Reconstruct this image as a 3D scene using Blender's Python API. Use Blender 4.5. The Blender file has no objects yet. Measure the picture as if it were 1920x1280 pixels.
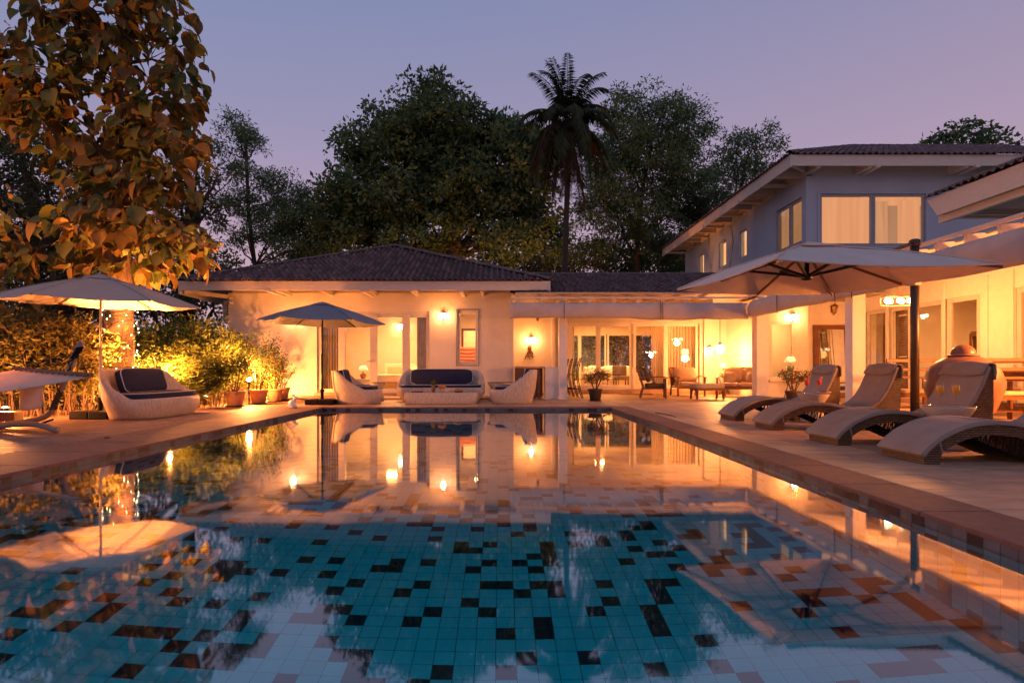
import bpy, bmesh, math, random
import numpy as np
from mathutils import Vector, Matrix
R = math.radians
random.seed(7); rng = np.random.default_rng(7)
scene = bpy.context.scene
COL = scene.collection

# ------------------------------------------------------------------ camera
F, CX, HY, EYE = 1100.0, 938.0, 693.5, 0.85      # focal length in photo pixels, vanishing point, horizon, eye height
cd = bpy.data.cameras.new('camera'); cam = bpy.data.objects.new('camera', cd); COL.objects.link(cam)
cam.location = (0, 0, EYE); cam.rotation_euler = (R(90), 0, 0)
cd.sensor_width = 36; cd.lens = 36 * F / 1920
cd.shift_x = (960 - CX) / 1920; cd.shift_y = (HY - 640) / 1920
cd.clip_start = 0.05; cd.clip_end = 800
scene.camera = cam
def fx(px, Y): return (px - CX) / F * Y
def fz(py, Y): return EYE + (HY - py) / F * Y
def fy(px, X): return X * F / (px - CX)
def at(px, py, Y): return Vector((fx(px, Y), Y, fz(py, Y)))

# ------------------------------------------------------------------ dusk sky
w = bpy.data.worlds.new('World'); scene.world = w; w.use_nodes = True
nt = w.node_tree; nt.nodes.clear()
out = nt.nodes.new('ShaderNodeOutputWorld')
sky = nt.nodes.new('ShaderNodeTexSky'); sky.sky_type = 'NISHITA'; sky.sun_disc = False
sky.sun_elevation = R(-3.5); sky.sun_rotation = R(35)
b1 = nt.nodes.new('ShaderNodeBackground'); b1.inputs['Strength'].default_value = 0.05
nt.links.new(sky.outputs[0], b1.inputs['Color'])
tc = nt.nodes.new('ShaderNodeTexCoord'); sp = nt.nodes.new('ShaderNodeSeparateXYZ')
nt.links.new(tc.outputs['Generated'], sp.inputs[0])
def wramp(stops):
    r = nt.nodes.new('ShaderNodeValToRGB'); e = r.color_ramp.elements
    e[0].position, e[0].color = stops[0][0], (*stops[0][1], 1)
    e[1].position, e[1].color = stops[-1][0], (*stops[-1][1], 1)
    for p_, c_ in stops[1:-1]:
        k = e.new(p_); k.color = (*c_, 1)
    nt.links.new(sp.outputs['Z'], r.inputs[0]); return r
rl = wramp([(0, (.50, .29, .31)), (.14, (.43, .28, .33)), (.25, (.32, .245, .35)), (.38, (.220, .215, .34)), (.52, (.160, .195, .335)), (1, (.12, .16, .30))])
rr = wramp([(0, (.46, .27, .29)), (.14, (.40, .26, .31)), (.25, (.34, .24, .325)), (.38, (.265, .215, .315)), (.52, (.195, .190, .310)), (1, (.12, .16, .30))])
az = nt.nodes.new('ShaderNodeMapRange'); az.inputs['From Min'].default_value = -.55; az.inputs['From Max'].default_value = .6
nt.links.new(sp.outputs['X'], az.inputs['Value'])
mx = nt.nodes.new('ShaderNodeMix'); mx.data_type = 'RGBA'
nt.links.new(az.outputs[0], mx.inputs['Factor']); nt.links.new(rl.outputs[0], mx.inputs['A']); nt.links.new(rr.outputs[0], mx.inputs['B'])
b2 = nt.nodes.new('ShaderNodeBackground'); b2.inputs['Strength'].default_value = 0.90
nt.links.new(mx.outputs['Result'], b2.inputs['Color'])
ad = nt.nodes.new('ShaderNodeAddShader'); nt.links.new(b1.outputs[0], ad.inputs[0]); nt.links.new(b2.outputs[0], ad.inputs[1])
nt.links.new(ad.outputs[0], out.inputs[0])

sl = bpy.data.lights.new('sun', 'SUN'); sl.energy = 0.03; sl.angle = R(12); sl.color = (1, .75, .65)
so = bpy.data.objects.new('sun', sl); COL.objects.link(so); so.rotation_euler = (R(84), 0, R(145))

# ------------------------------------------------------------------ render settings
vs = scene.view_settings; scene.display_settings.display_device = 'sRGB'
vs.view_transform = 'Standard'; vs.look = 'None'; vs.exposure = 0.6; vs.gamma = 1; vs.use_curve_mapping = False
scene.render.engine = 'CYCLES'
cy = scene.cycles
cy.use_denoising = True
try: cy.denoiser = 'OPENIMAGEDENOISE'
except Exception: pass
cy.max_bounces = 8; cy.diffuse_bounces = 4; cy.glossy_bounces = 4; cy.transmission_bounces = 6; cy.transparent_max_bounces = 12
cy.sample_clamp_indirect = 4; cy.blur_glossy = 0.4
cy.caustics_reflective = True; cy.caustics_refractive = True

WARM = (1.0, .305, .066); WARM2 = (1.0, .37, .105)
GAIN = 2.0
def lamp(loc, power, color=WARM, size=.05, kind='POINT', rot=None, spot=None, sx=None, sy=None, parent=None):
    l = bpy.data.lights.new('light', kind); l.energy = power * GAIN; l.color = color
    if kind == 'AREA':
        l.size = sx or size
        if sy: l.shape = 'RECTANGLE'; l.size_y = sy
    else: l.shadow_soft_size = size
    if spot: l.spot_size = spot; l.spot_blend = .6
    o = bpy.data.objects.new('lamp_light', l); COL.objects.link(o); o.location = loc
    if rot is not None: o.rotation_euler = rot
    if parent: o.parent = parent; o.location = Vector(loc) - parent.location
    return o

# ------------------------------------------------------------------ materials
def nmat(name):
    m = bpy.data.materials.new(name); m.use_nodes = True
    return m, m.node_tree, m.node_tree.nodes['Principled BSDF']
def mat(name, c, rough=.6, c2=None, scale=4, bump=0, bscale=None, stretch=None, metal=0, spec=.4, detail=5, isl=0, obr=0, sheen=0, trans=0, sharp=.18):
    """colour c varied towards c2 by noise; bump is fine relief; isl / obr vary brightness per mesh island / per object"""
    m, t, p = nmat(name); N, L = t.nodes, t.links
    p.inputs['Roughness'].default_value = rough; p.inputs['Metallic'].default_value = metal
    p.inputs['Specular IOR Level'].default_value = spec
    tc = N.new('ShaderNodeTexCoord'); v = tc.outputs['Object']
    if stretch:
        mp = N.new('ShaderNodeMapping'); mp.inputs['Scale'].default_value = stretch; L.new(v, mp.inputs['Vector']); v = mp.outputs[0]
    c2 = c2 or tuple(x * .82 for x in c)
    nz = N.new('ShaderNodeTexNoise'); nz.inputs['Scale'].default_value = scale; nz.inputs['Detail'].default_value = detail; nz.inputs['Roughness'].default_value = .6
    L.new(v, nz.inputs['Vector'])
    rp = N.new('ShaderNodeValToRGB'); rp.color_ramp.elements[0].position = .5 - sharp; rp.color_ramp.elements[1].position = .5 + sharp
    rp.color_ramp.elements[0].color = (*c, 1); rp.color_ramp.elements[1].color = (*c2, 1)
    L.new(nz.outputs['Fac'], rp.inputs[0]); col = rp.outputs[0]
    for amt, kind in ((isl, 'g'), (obr, 'o')):
        if not amt: continue
        if kind == 'g': g = N.new('ShaderNodeNewGeometry'); r_ = g.outputs['Random Per Island']
        else: g = N.new('ShaderNodeObjectInfo'); r_ = g.outputs['Random']
        mr = N.new('ShaderNodeMapRange'); mr.inputs['To Min'].default_value = 1 - amt; mr.inputs['To Max'].default_value = 1 + amt
        L.new(r_, mr.inputs['Value'])
        vm = N.new('ShaderNodeVectorMath'); vm.operation = 'SCALE'; L.new(col, vm.inputs[0]); L.new(mr.outputs[0], vm.inputs['Scale']); col = vm.outputs[0]
    L.new(col, p.inputs['Base Color'])
    if bump:
        n2 = N.new('ShaderNodeTexNoise'); n2.inputs['Scale'].default_value = bscale or scale * 6; n2.inputs['Detail'].default_value = 4
        L.new(v, n2.inputs['Vector'])
        bp = N.new('ShaderNodeBump'); bp.inputs['Strength'].default_value = 1; bp.inputs['Distance'].default_value = bump
        L.new(n2.outputs['Fac'], bp.inputs['Height']); L.new(bp.outputs[0], p.inputs['Normal'])
    if trans:
        tl = N.new('ShaderNodeBsdfTranslucent'); L.new(col, tl.inputs['Color'])
        mm = N.new('ShaderNodeMixShader'); mm.inputs[0].default_value = trans
        L.new(p.outputs[0], mm.inputs[1]); L.new(tl.outputs[0], mm.inputs[2])
        L.new(mm.outputs[0], N['Material Output'].inputs[0])
    return m
def glow(name, c, s):
    m = bpy.data.materials.new(name); m.use_nodes = True; t = m.node_tree; t.nodes.clear()
    e = t.nodes.new('ShaderNodeEmission'); e.inputs[0].default_value = (*c, 1); e.inputs[1].default_value = s
    o = t.nodes.new('ShaderNodeOutputMaterial'); t.links.new(e.outputs[0], o.inputs[0]); return m
def wicker(name, c, c2, sc=(1, 1, 1), cell=(.04, .012), bump=.004):
    """woven strands: two crossed waves, strand by strand"""
    m, t, p = nmat(name); N, L = t.nodes, t.links
    p.inputs['Roughness'].default_value = .55
    tc = N.new('ShaderNodeTexCoord'); s = N.new('ShaderNodeSeparateXYZ'); L.new(tc.outputs['Object'], s.inputs[0])
    a = N.new('ShaderNodeMath'); a.operation = 'ADD'; L.new(s.outputs['X'], a.inputs[0]); L.new(s.outputs['Y'], a.inputs[1])
    cb = N.new('ShaderNodeCombineXYZ'); L.new(a.outputs[0], cb.inputs['X']); L.new(s.outputs['Z'], cb.inputs['Y'])
    br = N.new('ShaderNodeTexBrick'); L.new(cb.outputs[0], br.inputs['Vector'])
    br.inputs['Scale'].default_value = 1; br.inputs['Brick Width'].default_value = cell[0]; br.inputs['Row Height'].default_value = cell[1]
    br.inputs['Mortar Size'].default_value = cell[1] * .2; br.inputs['Mortar Smooth'].default_value = .8
    br.inputs['Color1'].default_value = (*c, 1); br.inputs['Color2'].default_value = (*c2, 1); br.inputs['Mortar'].default_value = (*[x * .3 for x in c2], 1)
    nz = N.new('ShaderNodeTexNoise'); nz.inputs['Scale'].default_value = 5; L.new(tc.outputs['Object'], nz.inputs['Vector'])
    mr = N.new('ShaderNodeMapRange'); mr.inputs['To Min'].default_value = .75; mr.inputs['To Max'].default_value = 1.2; L.new(nz.outputs['Fac'], mr.inputs['Value'])
    vm = N.new('ShaderNodeVectorMath'); vm.operation = 'SCALE'; L.new(br.outputs['Color'], vm.inputs[0]); L.new(mr.outputs[0], vm.inputs['Scale'])
    L.new(vm.outputs[0], p.inputs['Base Color'])
    bp = N.new('ShaderNodeBump'); bp.invert = True; bp.inputs['Distance'].default_value = bump; L.new(br.outputs['Fac'], bp.inputs['Height']); L.new(bp.outputs[0], p.inputs['Normal'])
    return m
def glass_mat(name, tint=(1, 1, 1), ior=1.5):
    m = bpy.data.materials.new(name); m.use_nodes = True; t = m.node_tree; t.nodes.clear(); N, L = t.nodes, t.links
    o = N.new('ShaderNodeOutputMaterial'); a = N.new('ShaderNodeBsdfTransparent'); a.inputs[0].default_value = (*tint, 1)
    g = N.new('ShaderNodeBsdfGlossy'); g.inputs['Roughness'].default_value = .0
    lw = N.new('ShaderNodeLayerWeight'); lw.inputs['Blend'].default_value = .5
    pw = N.new('ShaderNodeMath'); pw.operation = 'POWER'; L.new(lw.outputs['Facing'], pw.inputs[0]); pw.inputs[1].default_value = 5
    f = N.new('ShaderNodeMapRange'); f.inputs['To Min'].default_value = ((ior - 1) / (ior + 1)) ** 2; f.inputs['To Max'].default_value = .9; L.new(pw.outputs[0], f.inputs['Value'])
    x = N.new('ShaderNodeMixShader'); L.new(f.outputs[0], x.inputs[0]); L.new(a.outputs[0], x.inputs[1]); L.new(g.outputs[0], x.inputs[2]); L.new(x.outputs[0], o.inputs[0])
    return m

M = {}
M['stucco'] = mat('white_stucco', (.74, .70, .62), .85, (.62, .57, .49), 1.1, detail=9, bump=.012, bscale=28)
M['plaster'] = mat('interior_plaster', (.78, .74, .66), .8, (.72, .68, .60), 3)
M['upper'] = mat('upper_floor_render', (.42, .47, .54), .85, (.35, .39, .45), 1.0, stretch=(1, 1, .35), detail=8, bump=.004, bscale=40)
M['trim'] = mat('cream_painted_wood', (.66, .58, .48), .5, (.58, .51, .42), 5, stretch=(1, 1, 4), bump=.002, bscale=30)
M['white'] = mat('white_paint', (.74, .71, .65), .45, (.68, .65, .59), 6)
M['frame'] = mat('window_frame_paint', (.58, .55, .50), .4, (.52, .49, .45), 6)
M['darkframe'] = mat('grey_window_frame', (.30, .31, .33), .4, (.26, .27, .29), 6)
M['rooftile'] = mat('clay_roof_tile', (.19, .10, .085), .75, (.10, .065, .065), 3, isl=.45, bump=.004, bscale=30)
M['ridgetile'] = mat('clay_ridge_tile', (.17, .12, .11), .8, (.10, .08, .08), 5, isl=.3, obr=.2)
M['soffit'] = mat('soffit_boards', (.48, .39, .30), .6, (.42, .34, .26), 4, stretch=(1, 12, 1))
M['canvas'] = mat('awning_canvas', (.50, .44, .40), .85, (.43, .38, .34), 3, bump=.01, bscale=5)
M['stone'] = mat('deck_paving_stone', (.47, .30, .185), .5, (.29, .185, .115), 3.0, obr=.24, bump=.012, bscale=9, stretch=(.6, 1.8, 1), sharp=.14, detail=8)
M['stone_left'] = mat('cleft_paving_stone', (.34, .20, .135), .55, (.105, .055, .036), 4, obr=.18, bump=.06, bscale=6, stretch=(.5, 3.2, 1), sharp=.11, detail=8)
M['coping'] = mat('red_sandstone_coping', (.21, .088, .062), .65, (.13, .058, .042), 10, obr=.10, bump=.004, bscale=60)
M['grout'] = mat('deck_joint', (.05, .035, .025), .9)
M['lawn'] = mat('lawn_soil', (.05, .06, .025), .95, (.03, .035, .015), 3, bump=.03, bscale=30)
M['navy'] = mat('navy_cushion_fabric', (.020, .024, .060), .9, (.014, .018, .048), 20, bump=.006, bscale=7)
M['piping'] = mat('white_piping', (.6, .58, .54), .7)
M['greycush'] = mat('grey_lounger_cushion', (.22, .205, .19), .95, (.26, .245, .235), 9, bump=.006, bscale=8)
M['greycush2'] = mat('grey_sling_fabric', (.34, .27, .215), .9, (.28, .22, .175), 5, bump=.006, bscale=7)
M['whitewicker'] = mat('pale_wicker', (.60, .50, .385), .6, (.45, .36, .27), 48, bump=.007, bscale=60, stretch=(1, 1, .14), sharp=.12, detail=2)
M['brownwicker'] = wicker('brown_wicker', (.20, .115, .055), (.13, .07, .032), cell=(.045, .022), bump=.01)
M['finewicker'] = mat('fine_pale_wicker', (.58, .48, .37), .6, (.40, .32, .24), 70, bump=.004, bscale=90, stretch=(1, 1, 2))
M['black'] = mat('black_plastic', (.010, .010, .011), .6, spec=.15)
M['blackmetal'] = mat('black_metal', (.02, .018, .017), .4, metal=.3)
M['polemetal'] = mat('bronze_metal_pole', (.09, .07, .055), .42, metal=.5)
M['alu'] = mat('pale_metal_pole', (.5, .45, .38), .4, metal=.4)
M['canopy_beige'] = mat('sand_parasol_cloth', (.50, .43, .36), .85, (.45, .39, .325), 3, trans=.18, bump=.004, bscale=6)
M['canopy_skylit'] = mat('skylit_parasol_cloth', (.23, .24, .27), .85, (.20, .21, .235), 3, trans=.08, bump=.004, bscale=6)  # same cloth as the sand parasol, darkened in colour for sky light alone
M['canopy_white'] = mat('white_parasol_cloth', (.72, .60, .50), .85, (.65, .54, .45), 3, trans=.10, bump=.004, bscale=5)
M['terracotta'] = mat('terracotta', (.42, .22, .12), .75, (.33, .17, .09), 7, bump=.003, bscale=30)
M['darkpot'] = mat('dark_brown_pot', (.05, .035, .028), .5)
M['soil'] = mat('soil', (.03, .022, .015), .95)
M['teak'] = mat('oiled_teak', (.22, .085, .030), .4, (.12, .045, .018), 5, stretch=(1, 1, 8), bump=.001, bscale=30)
M['cane'] = wicker('cane_panel', (.38, .19, .08), (.28, .13, .05), cell=(.02, .02), bump=.002)
M['beigecush'] = mat('beige_cushion', (.46, .33, .22), .9, (.40, .28, .18), 8, bump=.004, bscale=10)
M['olivecush'] = mat('olive_cushion', (.12, .085, .045), .9, (.09, .065, .035), 8, bump=.004, bscale=10)
M['stripe'] = mat('striped_ottoman', (.52, .42, .31), .9, (.40, .30, .2), 30, stretch=(1, .01, .01))
M['curtain'] = mat('linen_curtain', (.60, .52, .42), .9, (.52, .45, .36), 5, trans=.35)
M['curtain2'] = mat('taupe_curtain', (.34, .28, .23), .9, (.28, .23, .19), 5, trans=.25)
M['wood'] = mat('brown_wood', (.17, .075, .035), .45, (.10, .045, .02), 6, stretch=(1, 1, 9))
M['linen'] = mat('white_linen', (.78, .75, .68), .9, (.72, .69, .62), 6, bump=.006, bscale=6)
M['jar'] = mat('burnished_clay', (.22, .10, .07), .38, (.15, .07, .05), 4, bump=.003, bscale=14)
M['greenceramic'] = mat('green_glazed_ceramic', (.20, .24, .12), .2, (.14, .18, .09), 6)
M['shade'] = mat('cloth_lamp_shade', (.75, .66, .52), .8, trans=.55)
M['bark'] = mat('rough_bark', (.20, .13, .085), .9, (.10, .065, .04), 9, stretch=(1, 1, .25), bump=.05, bscale=12)
M['darkbark'] = mat('dark_bark', (.07, .05, .035), .9, (.04, .03, .02), 6, stretch=(1, 1, .3))
M['brass'] = mat('aged_brass', (.35, .22, .09), .35, metal=.8)
M['rabbit'] = mat('white_glazed_rabbit', (.72, .72, .72), .35)
M['glass'] = glass_mat('window_glass', (.97, .98, .97))
M['drinkglass'] = glass_mat('drinking_glass', (.98, .97, .95), 1.45)
M['bulb'] = glow('bulb_glow', (1, .75, .45), 25)
M['bulbsoft'] = glow('bulb_glow_soft', (1, .70, .38), 9)
M['fairy'] = glow('fairy_light_glow', (1, .62, .26), 22)
M['hammock'] = mat('cream_hammock_cloth', (.84, .68, .54), .9, (.78, .62, .49), 5, trans=.4, bump=.004, bscale=14)
M['bentwood'] = mat('bent_wood', (.34, .25, .20), .5, (.26, .19, .15), 5, stretch=(6, 1, 1))
M['mirror'] = mat('mirror_glass', (.9, .9, .9), .02, metal=1)
M['ac'] = mat('air_conditioner_case', (.6, .58, .53), .5)
M['red'] = mat('red_lacquer', (.35, .03, .02), .4)
M['juice'] = mat('red_juice', (.95, .07, .03), .1); M['wine'] = mat('golden_drink', (.98, .46, .03), .1)
def foliage(name, c, c2, tr=.35, rough=.55, scale=.8, isl=.45):
    return mat(name, c, rough, c2, scale, isl=isl, trans=tr, spec=.3, detail=3)
M['f_teak'] = foliage('teak_leaf', (.17, .15, .032), (.08, .125, .032), .30, isl=.5)
M['f_dry'] = foliage('dry_leaf', (.22, .14, .032), (.15, .09, .024), .35)
M['f_ficus'] = foliage('dense_tree_leaf', (.13, .21, .075), (.065, .12, .055), .3)
M['f_feather'] = foliage('feathery_tree_leaf', (.13, .21, .08), (.08, .14, .06), .35)
M['f_dark'] = foliage('dark_tree_leaf', (.065, .10, .038), (.09, .09, .032), .3)
M['f_hedge'] = foliage('hedge_leaf', (.25, .28, .05), (.12, .19, .035), .45, isl=.5)
M['f_warm'] = foliage('hedge_leaf_olive', (.17, .14, .035), (.10, .11, .03), .35, isl=.5)
M['f_pot'] = foliage('potted_plant_leaf', (.12, .15, .035), (.07, .10, .03), .4)
M['f_palm'] = foliage('palm_leaflet', (.08, .12, .055), (.06, .085, .04), .25, rough=.4)
M['f_palmdry'] = foliage('old_palm_leaflet', (.085, .065, .030), (.06, .05, .025), .25)
M['petal'] = foliage('red_petal', (.45, .03, .03), (.55, .08, .05), .3)
M['petal2'] = foliage('orange_petal', (.50, .13, .05), (.38, .16, .06), .3)

# ------------------------------------------------------------------ mesh builder
class MB:
    def __init__(s): s.v = []; s.f = []; s.p = []
    def add(s, vs, fs):
        b = len(s.v); s.p.append((b, b + len(vs), len(s.f), len(s.f) + len(fs))); s.v += [tuple(q) for q in vs]; s.f += [tuple(i + b for i in f) for f in fs]; return s
    def box(s, x0, x1, y0, y1, z0, z1, M4=None):
        vs = [Vector((x, y, z)) for z in (z0, z1) for y in (y0, y1) for x in (x0, x1)]
        if M4 is not None: vs = [M4 @ q for q in vs]
        return s.add(vs, [(0, 2, 3, 1), (4, 5, 7, 6), (0, 1, 5, 4), (2, 6, 7, 3), (0, 4, 6, 2), (1, 3, 7, 5)])
    def cbox(s, c, d, rz=0, rx=0, ry=0):
        m = Matrix.Translation(c) @ Matrix.Rotation(rz, 4, 'Z') @ Matrix.Rotation(ry, 4, 'Y') @ Matrix.Rotation(rx, 4, 'X')
        return s.box(-d[0] / 2, d[0] / 2, -d[1] / 2, d[1] / 2, -d[2] / 2, d[2] / 2, m)
    def bar(s, a, b, wd, h=None):
        """rectangular bar from a to b, wd across, h high"""
        a, b = Vector(a), Vector(b); h = h or wd; d = (b - a); L = d.length; d.normalize()
        u = d.cross(Vector((0, 0, 1)))
        if u.length < 1e-4: u = Vector((1, 0, 0))
        u.normalize(); n = u.cross(d)
        vs = [p + u * sx * wd / 2 + n * sz * h / 2 for p in (a, b) for sz in (-1, 1) for sx in (-1, 1)]
        return s.add(vs, [(0, 1, 3, 2), (4, 6, 7, 5), (0, 4, 5, 1), (2, 3, 7, 6), (0, 2, 6, 4), (1, 5, 7, 3)])
    def tube(s, pts, rad, n=8, cap=True):
        pts = [Vector(q) for q in pts]
        if not hasattr(rad, '__len__'): rad = [rad] * len(pts)
        rings = []; up = Vector((0, 0, 1)); pu = None
        for i, p in enumerate(pts):
            d = (pts[min(i + 1, len(pts) - 1)] - pts[max(i - 1, 0)]).normalized()
            if pu is None:
                u = d.cross(up)
                if u.length < 1e-3: u = d.cross(Vector((1, 0, 0)))
            else: u = pu - d * pu.dot(d)
            u.normalize(); pu = u; v = d.cross(u)
            rings.append([p + (u * math.cos(2 * math.pi * k / n) + v * math.sin(2 * math.pi * k / n)) * rad[i] for k in range(n)])
        vs = [q for r_ in rings for q in r_]; fs = []
        for i in range(len(pts) - 1):
            for k in range(n):
                fs.append((i * n + k, i * n + (k + 1) % n, (i + 1) * n + (k + 1) % n, (i + 1) * n + k))
        if cap: fs.append(tuple(range(n))[::-1]); fs.append(tuple((len(pts) - 1) * n + k for k in range(n)))
        return s.add(vs, fs)
    def lathe(s, prof, c=(0, 0, 0), n=24):
        c = Vector(c); vs = []; fs = []
        for r_, z in prof:
            for k in range(n): vs.append(c + Vector((r_ * math.cos(2 * math.pi * k / n), r_ * math.sin(2 * math.pi * k / n), z)))
        for i in range(len(prof) - 1):
            for k in range(n): fs.append((i * n + k, i * n + (k + 1) % n, (i + 1) * n + (k + 1) % n, (i + 1) * n + k))
        fs.append(tuple(range(n))[::-1]); fs.append(tuple((len(prof) - 1) * n + k for k in range(n)))
        return s.add(vs, fs)
    def prism(s, poly, y0, y1):
        """polygon in xz extruded along y"""
        n = len(poly); vs = [(x, y0, z) for x, z in poly] + [(x, y1, z) for x, z in poly]
        return s.add(vs, [tuple(range(n)), tuple(range(2 * n - 1, n - 1, -1))] + [(i, i + n, (i + 1) % n + n, (i + 1) % n) for i in range(n)])
    def band(s, top, bot, y0, y1):
        """ribbon solid between two polylines in xz (same length) extruded along y"""
        n = len(top); vs = []
        for y in (y0, y1):
            vs += [(x, y, z) for x, z in top] + [(x, y, z) for x, z in bot]
        fs = []
        for i in range(n - 1):
            a, b, c, d = i, i + 1, n + i + 1, n + i
            fs.append((a, d, c, b)); fs.append((a + 2 * n, b + 2 * n, c + 2 * n, d + 2 * n))
            fs.append((a, b, b + 2 * n, a + 2 * n)); fs.append((d, d + 2 * n, c + 2 * n, c))
        fs.append((0, 2 * n, 3 * n, n)); fs.append((n - 1, 2 * n - 1, 4 * n - 1, 3 * n - 1))
        return s.add(vs, fs)
    def grid(s, P, th=0):
        """P[i][j] -> surface; th thickness downwards"""
        a, b = len(P), len(P[0]); vs = [Vector(q) for r_ in P for q in r_]
        fs = [(i * b + j, (i + 1) * b + j, (i + 1) * b + j + 1, i * b + j + 1) for i in range(a - 1) for j in range(b - 1)]
        if th:
            n = len(vs); vs += [q - Vector((0, 0, th)) for q in vs]
            fs += [tuple(x + n for x in f[::-1]) for f in fs]
            rim = [(i, 0) for i in range(a)] + [(a - 1, j) for j in range(1, b)] + [(i, b - 1) for i in range(a - 2, -1, -1)] + [(0, j) for j in range(b - 2, 0, -1)]
            idx = [i * b + j for i, j in rim]
            for k in range(len(idx)):
                p, q = idx[k], idx[(k + 1) % len(idx)]; fs.append((q, p, p + n, q + n))
        return s.add(vs, fs)

def mesh_of(mb, m, smooth=False, name='mesh'):
    me = bpy.data.meshes.new(name); me.from_pydata([tuple(q) for q in mb.v], [], mb.f); me.validate()
    bm = bmesh.new(); bm.from_mesh(me); bmesh.ops.recalc_face_normals(bm, faces=bm.faces); bm.to_mesh(me); bm.free()
    me.materials.append(m)
    if smooth: me.shade_smooth()
    return me
def obj(name, mb, m, parent=None, smooth=False, bevel=0, world=False, seg=2, sub=0, kind=None, label=None, cat=None, group=None, loc=None, auto=False):
    if world and parent is not None:
        mb.v = [tuple(Vector(q) - parent.location) for q in mb.v]
    me = mesh_of(mb, m, smooth, name); o = bpy.data.objects.new(name, me); COL.objects.link(o)
    if parent is not None: o.parent = parent
    if loc is not None: o.location = loc
    if bevel:
        b = o.modifiers.new('bevel', 'BEVEL'); b.width = bevel; b.segments = seg; b.limit_method = 'ANGLE'; b.angle_limit = R(40)
        if seg > 1 and not smooth: me.shade_smooth(); o.modifiers.new('wn', 'WEIGHTED_NORMAL').keep_sharp = True
    if sub:
        q = o.modifiers.new('sub', 'SUBSURF'); q.levels = sub; q.render_levels = sub
    tag(o, label, cat, group, kind)
    return o
def each(name, mb, m, parent, **kw):
    """one object per shape added to mb"""
    for a, b_, c, d in mb.p:
        q = MB(); q.v = mb.v[a:b_]; q.f = [tuple(i - a for i in f) for f in mb.f[c:d]]; obj(name, q, m, parent, **kw)
def tag(o, label=None, cat=None, group=None, kind=None):
    if label: o['label'] = label
    if cat: o['category'] = cat
    if group: o['group'] = group
    if kind: o['kind'] = kind
    return o
def thing(name, label, cat, loc=(0, 0, 0), rz=0, group=None):
    o = bpy.data.objects.new(name, None); COL.objects.link(o); o.location = loc; o.rotation_euler = (0, 0, rz)
    o.empty_display_size = .2
    return tag(o, label, cat, group)
def dup(root, loc, rz=0, label=None, group=None, scale=None):
    kids = {}
    for o in COL.objects:
        if o.parent: kids.setdefault(o.parent.name, []).append(o)
    def rec(o, par):
        c = o.copy(); COL.objects.link(c)
        if par: c.parent = par
        for k in kids.get(o.name, []): rec(k, c)
        return c
    r = rec(root, None); r.location = loc; r.rotation_euler = (0, 0, rz)
    if scale: r.scale = (scale,) * 3
    if label: r['label'] = label
    if group: r['group'] = group
    return r
def smooth_curve(pts, k=4):
    P = [pts[0]] + list(pts) + [pts[-1]]; o_ = []
    for i in range(1, len(P) - 2):
        for j in range(k):
            t = j / k; a, b, c, d = [np.array(q, float) for q in P[i - 1:i + 3]]
            o_.append(tuple(.5 * (2 * b + (c - a) * t + (2 * a - 5 * b + 4 * c - d) * t * t + (3 * b - a - 3 * c + d) * t ** 3)))
    o_.append(tuple(pts[-1])); return o_

# leaves: many small bent faces in one mesh
def leaf_mesh(name, C, S, D, m, asp=.45, Nn=None, bend=.15):
    """C centres (n,3), S lengths (n,), D directions (n,3); each leaf is a folded rhombus of two triangles a side"""
    n = len(C); D = D / np.linalg.norm(D, axis=1, keepdims=True)
    if Nn is None: Nn = rng.normal(size=(n, 3))
    W = np.cross(D, Nn); W /= np.linalg.norm(W, axis=1, keepdims=True) + 1e-9
    U = np.cross(W, D)
    S = S[:, None]; mid = C + D * S * .42
    V = np.stack([C, mid + W * S * asp / 2 + U * S * bend * .3, C + D * S - U * S * bend, mid - W * S * asp / 2 + U * S * bend * .3], 1).reshape(-1, 3)
    me = bpy.data.meshes.new(name); me.vertices.add(4 * n); me.vertices.foreach_set('co', V.astype(np.float32).ravel())
    idx = (np.arange(n)[:, None] * 4 + np.array([0, 1, 2, 0, 2, 3])[None]).ravel()
    me.loops.add(6 * n); me.loops.foreach_set('vertex_index', idx.astype(np.int32))
    me.polygons.add(2 * n); me.polygons.foreach_set('loop_start', (np.arange(2 * n) * 3).astype(np.int32))
    me.polygons.foreach_set('loop_total', np.full(2 * n, 3, np.int32))
    me.materials.append(m); me.update(calc_edges=True); me.validate()
    return me
def link_mesh(name, me, parent=None, kind=None):
    o = bpy.data.objects.new(name, me); COL.objects.link(o)
    if parent is not None: o.parent = parent
    if kind: o['kind'] = kind
    return o
# ================================================================== SETTING: ground, pool, deck
PX0, PX1, PY0, PY1, WZ, PD = -4.05, 2.52, -1.6, 13.35, -0.07, 1.25
g = MB()
for a in ((-150, -5.1, -60, 260), (3.05, 150, -60, 260), (-5.1, 3.05, 13.9, 260), (-5.1, 3.05, -60, -2.2)):
    g.add([(a[0], a[2], -.09), (a[1], a[2], -.09), (a[1], a[3], -.09), (a[0], a[3], -.09)], [(0, 1, 2, 3)])
obj('ground', g, M['lawn'], kind='structure')

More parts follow.
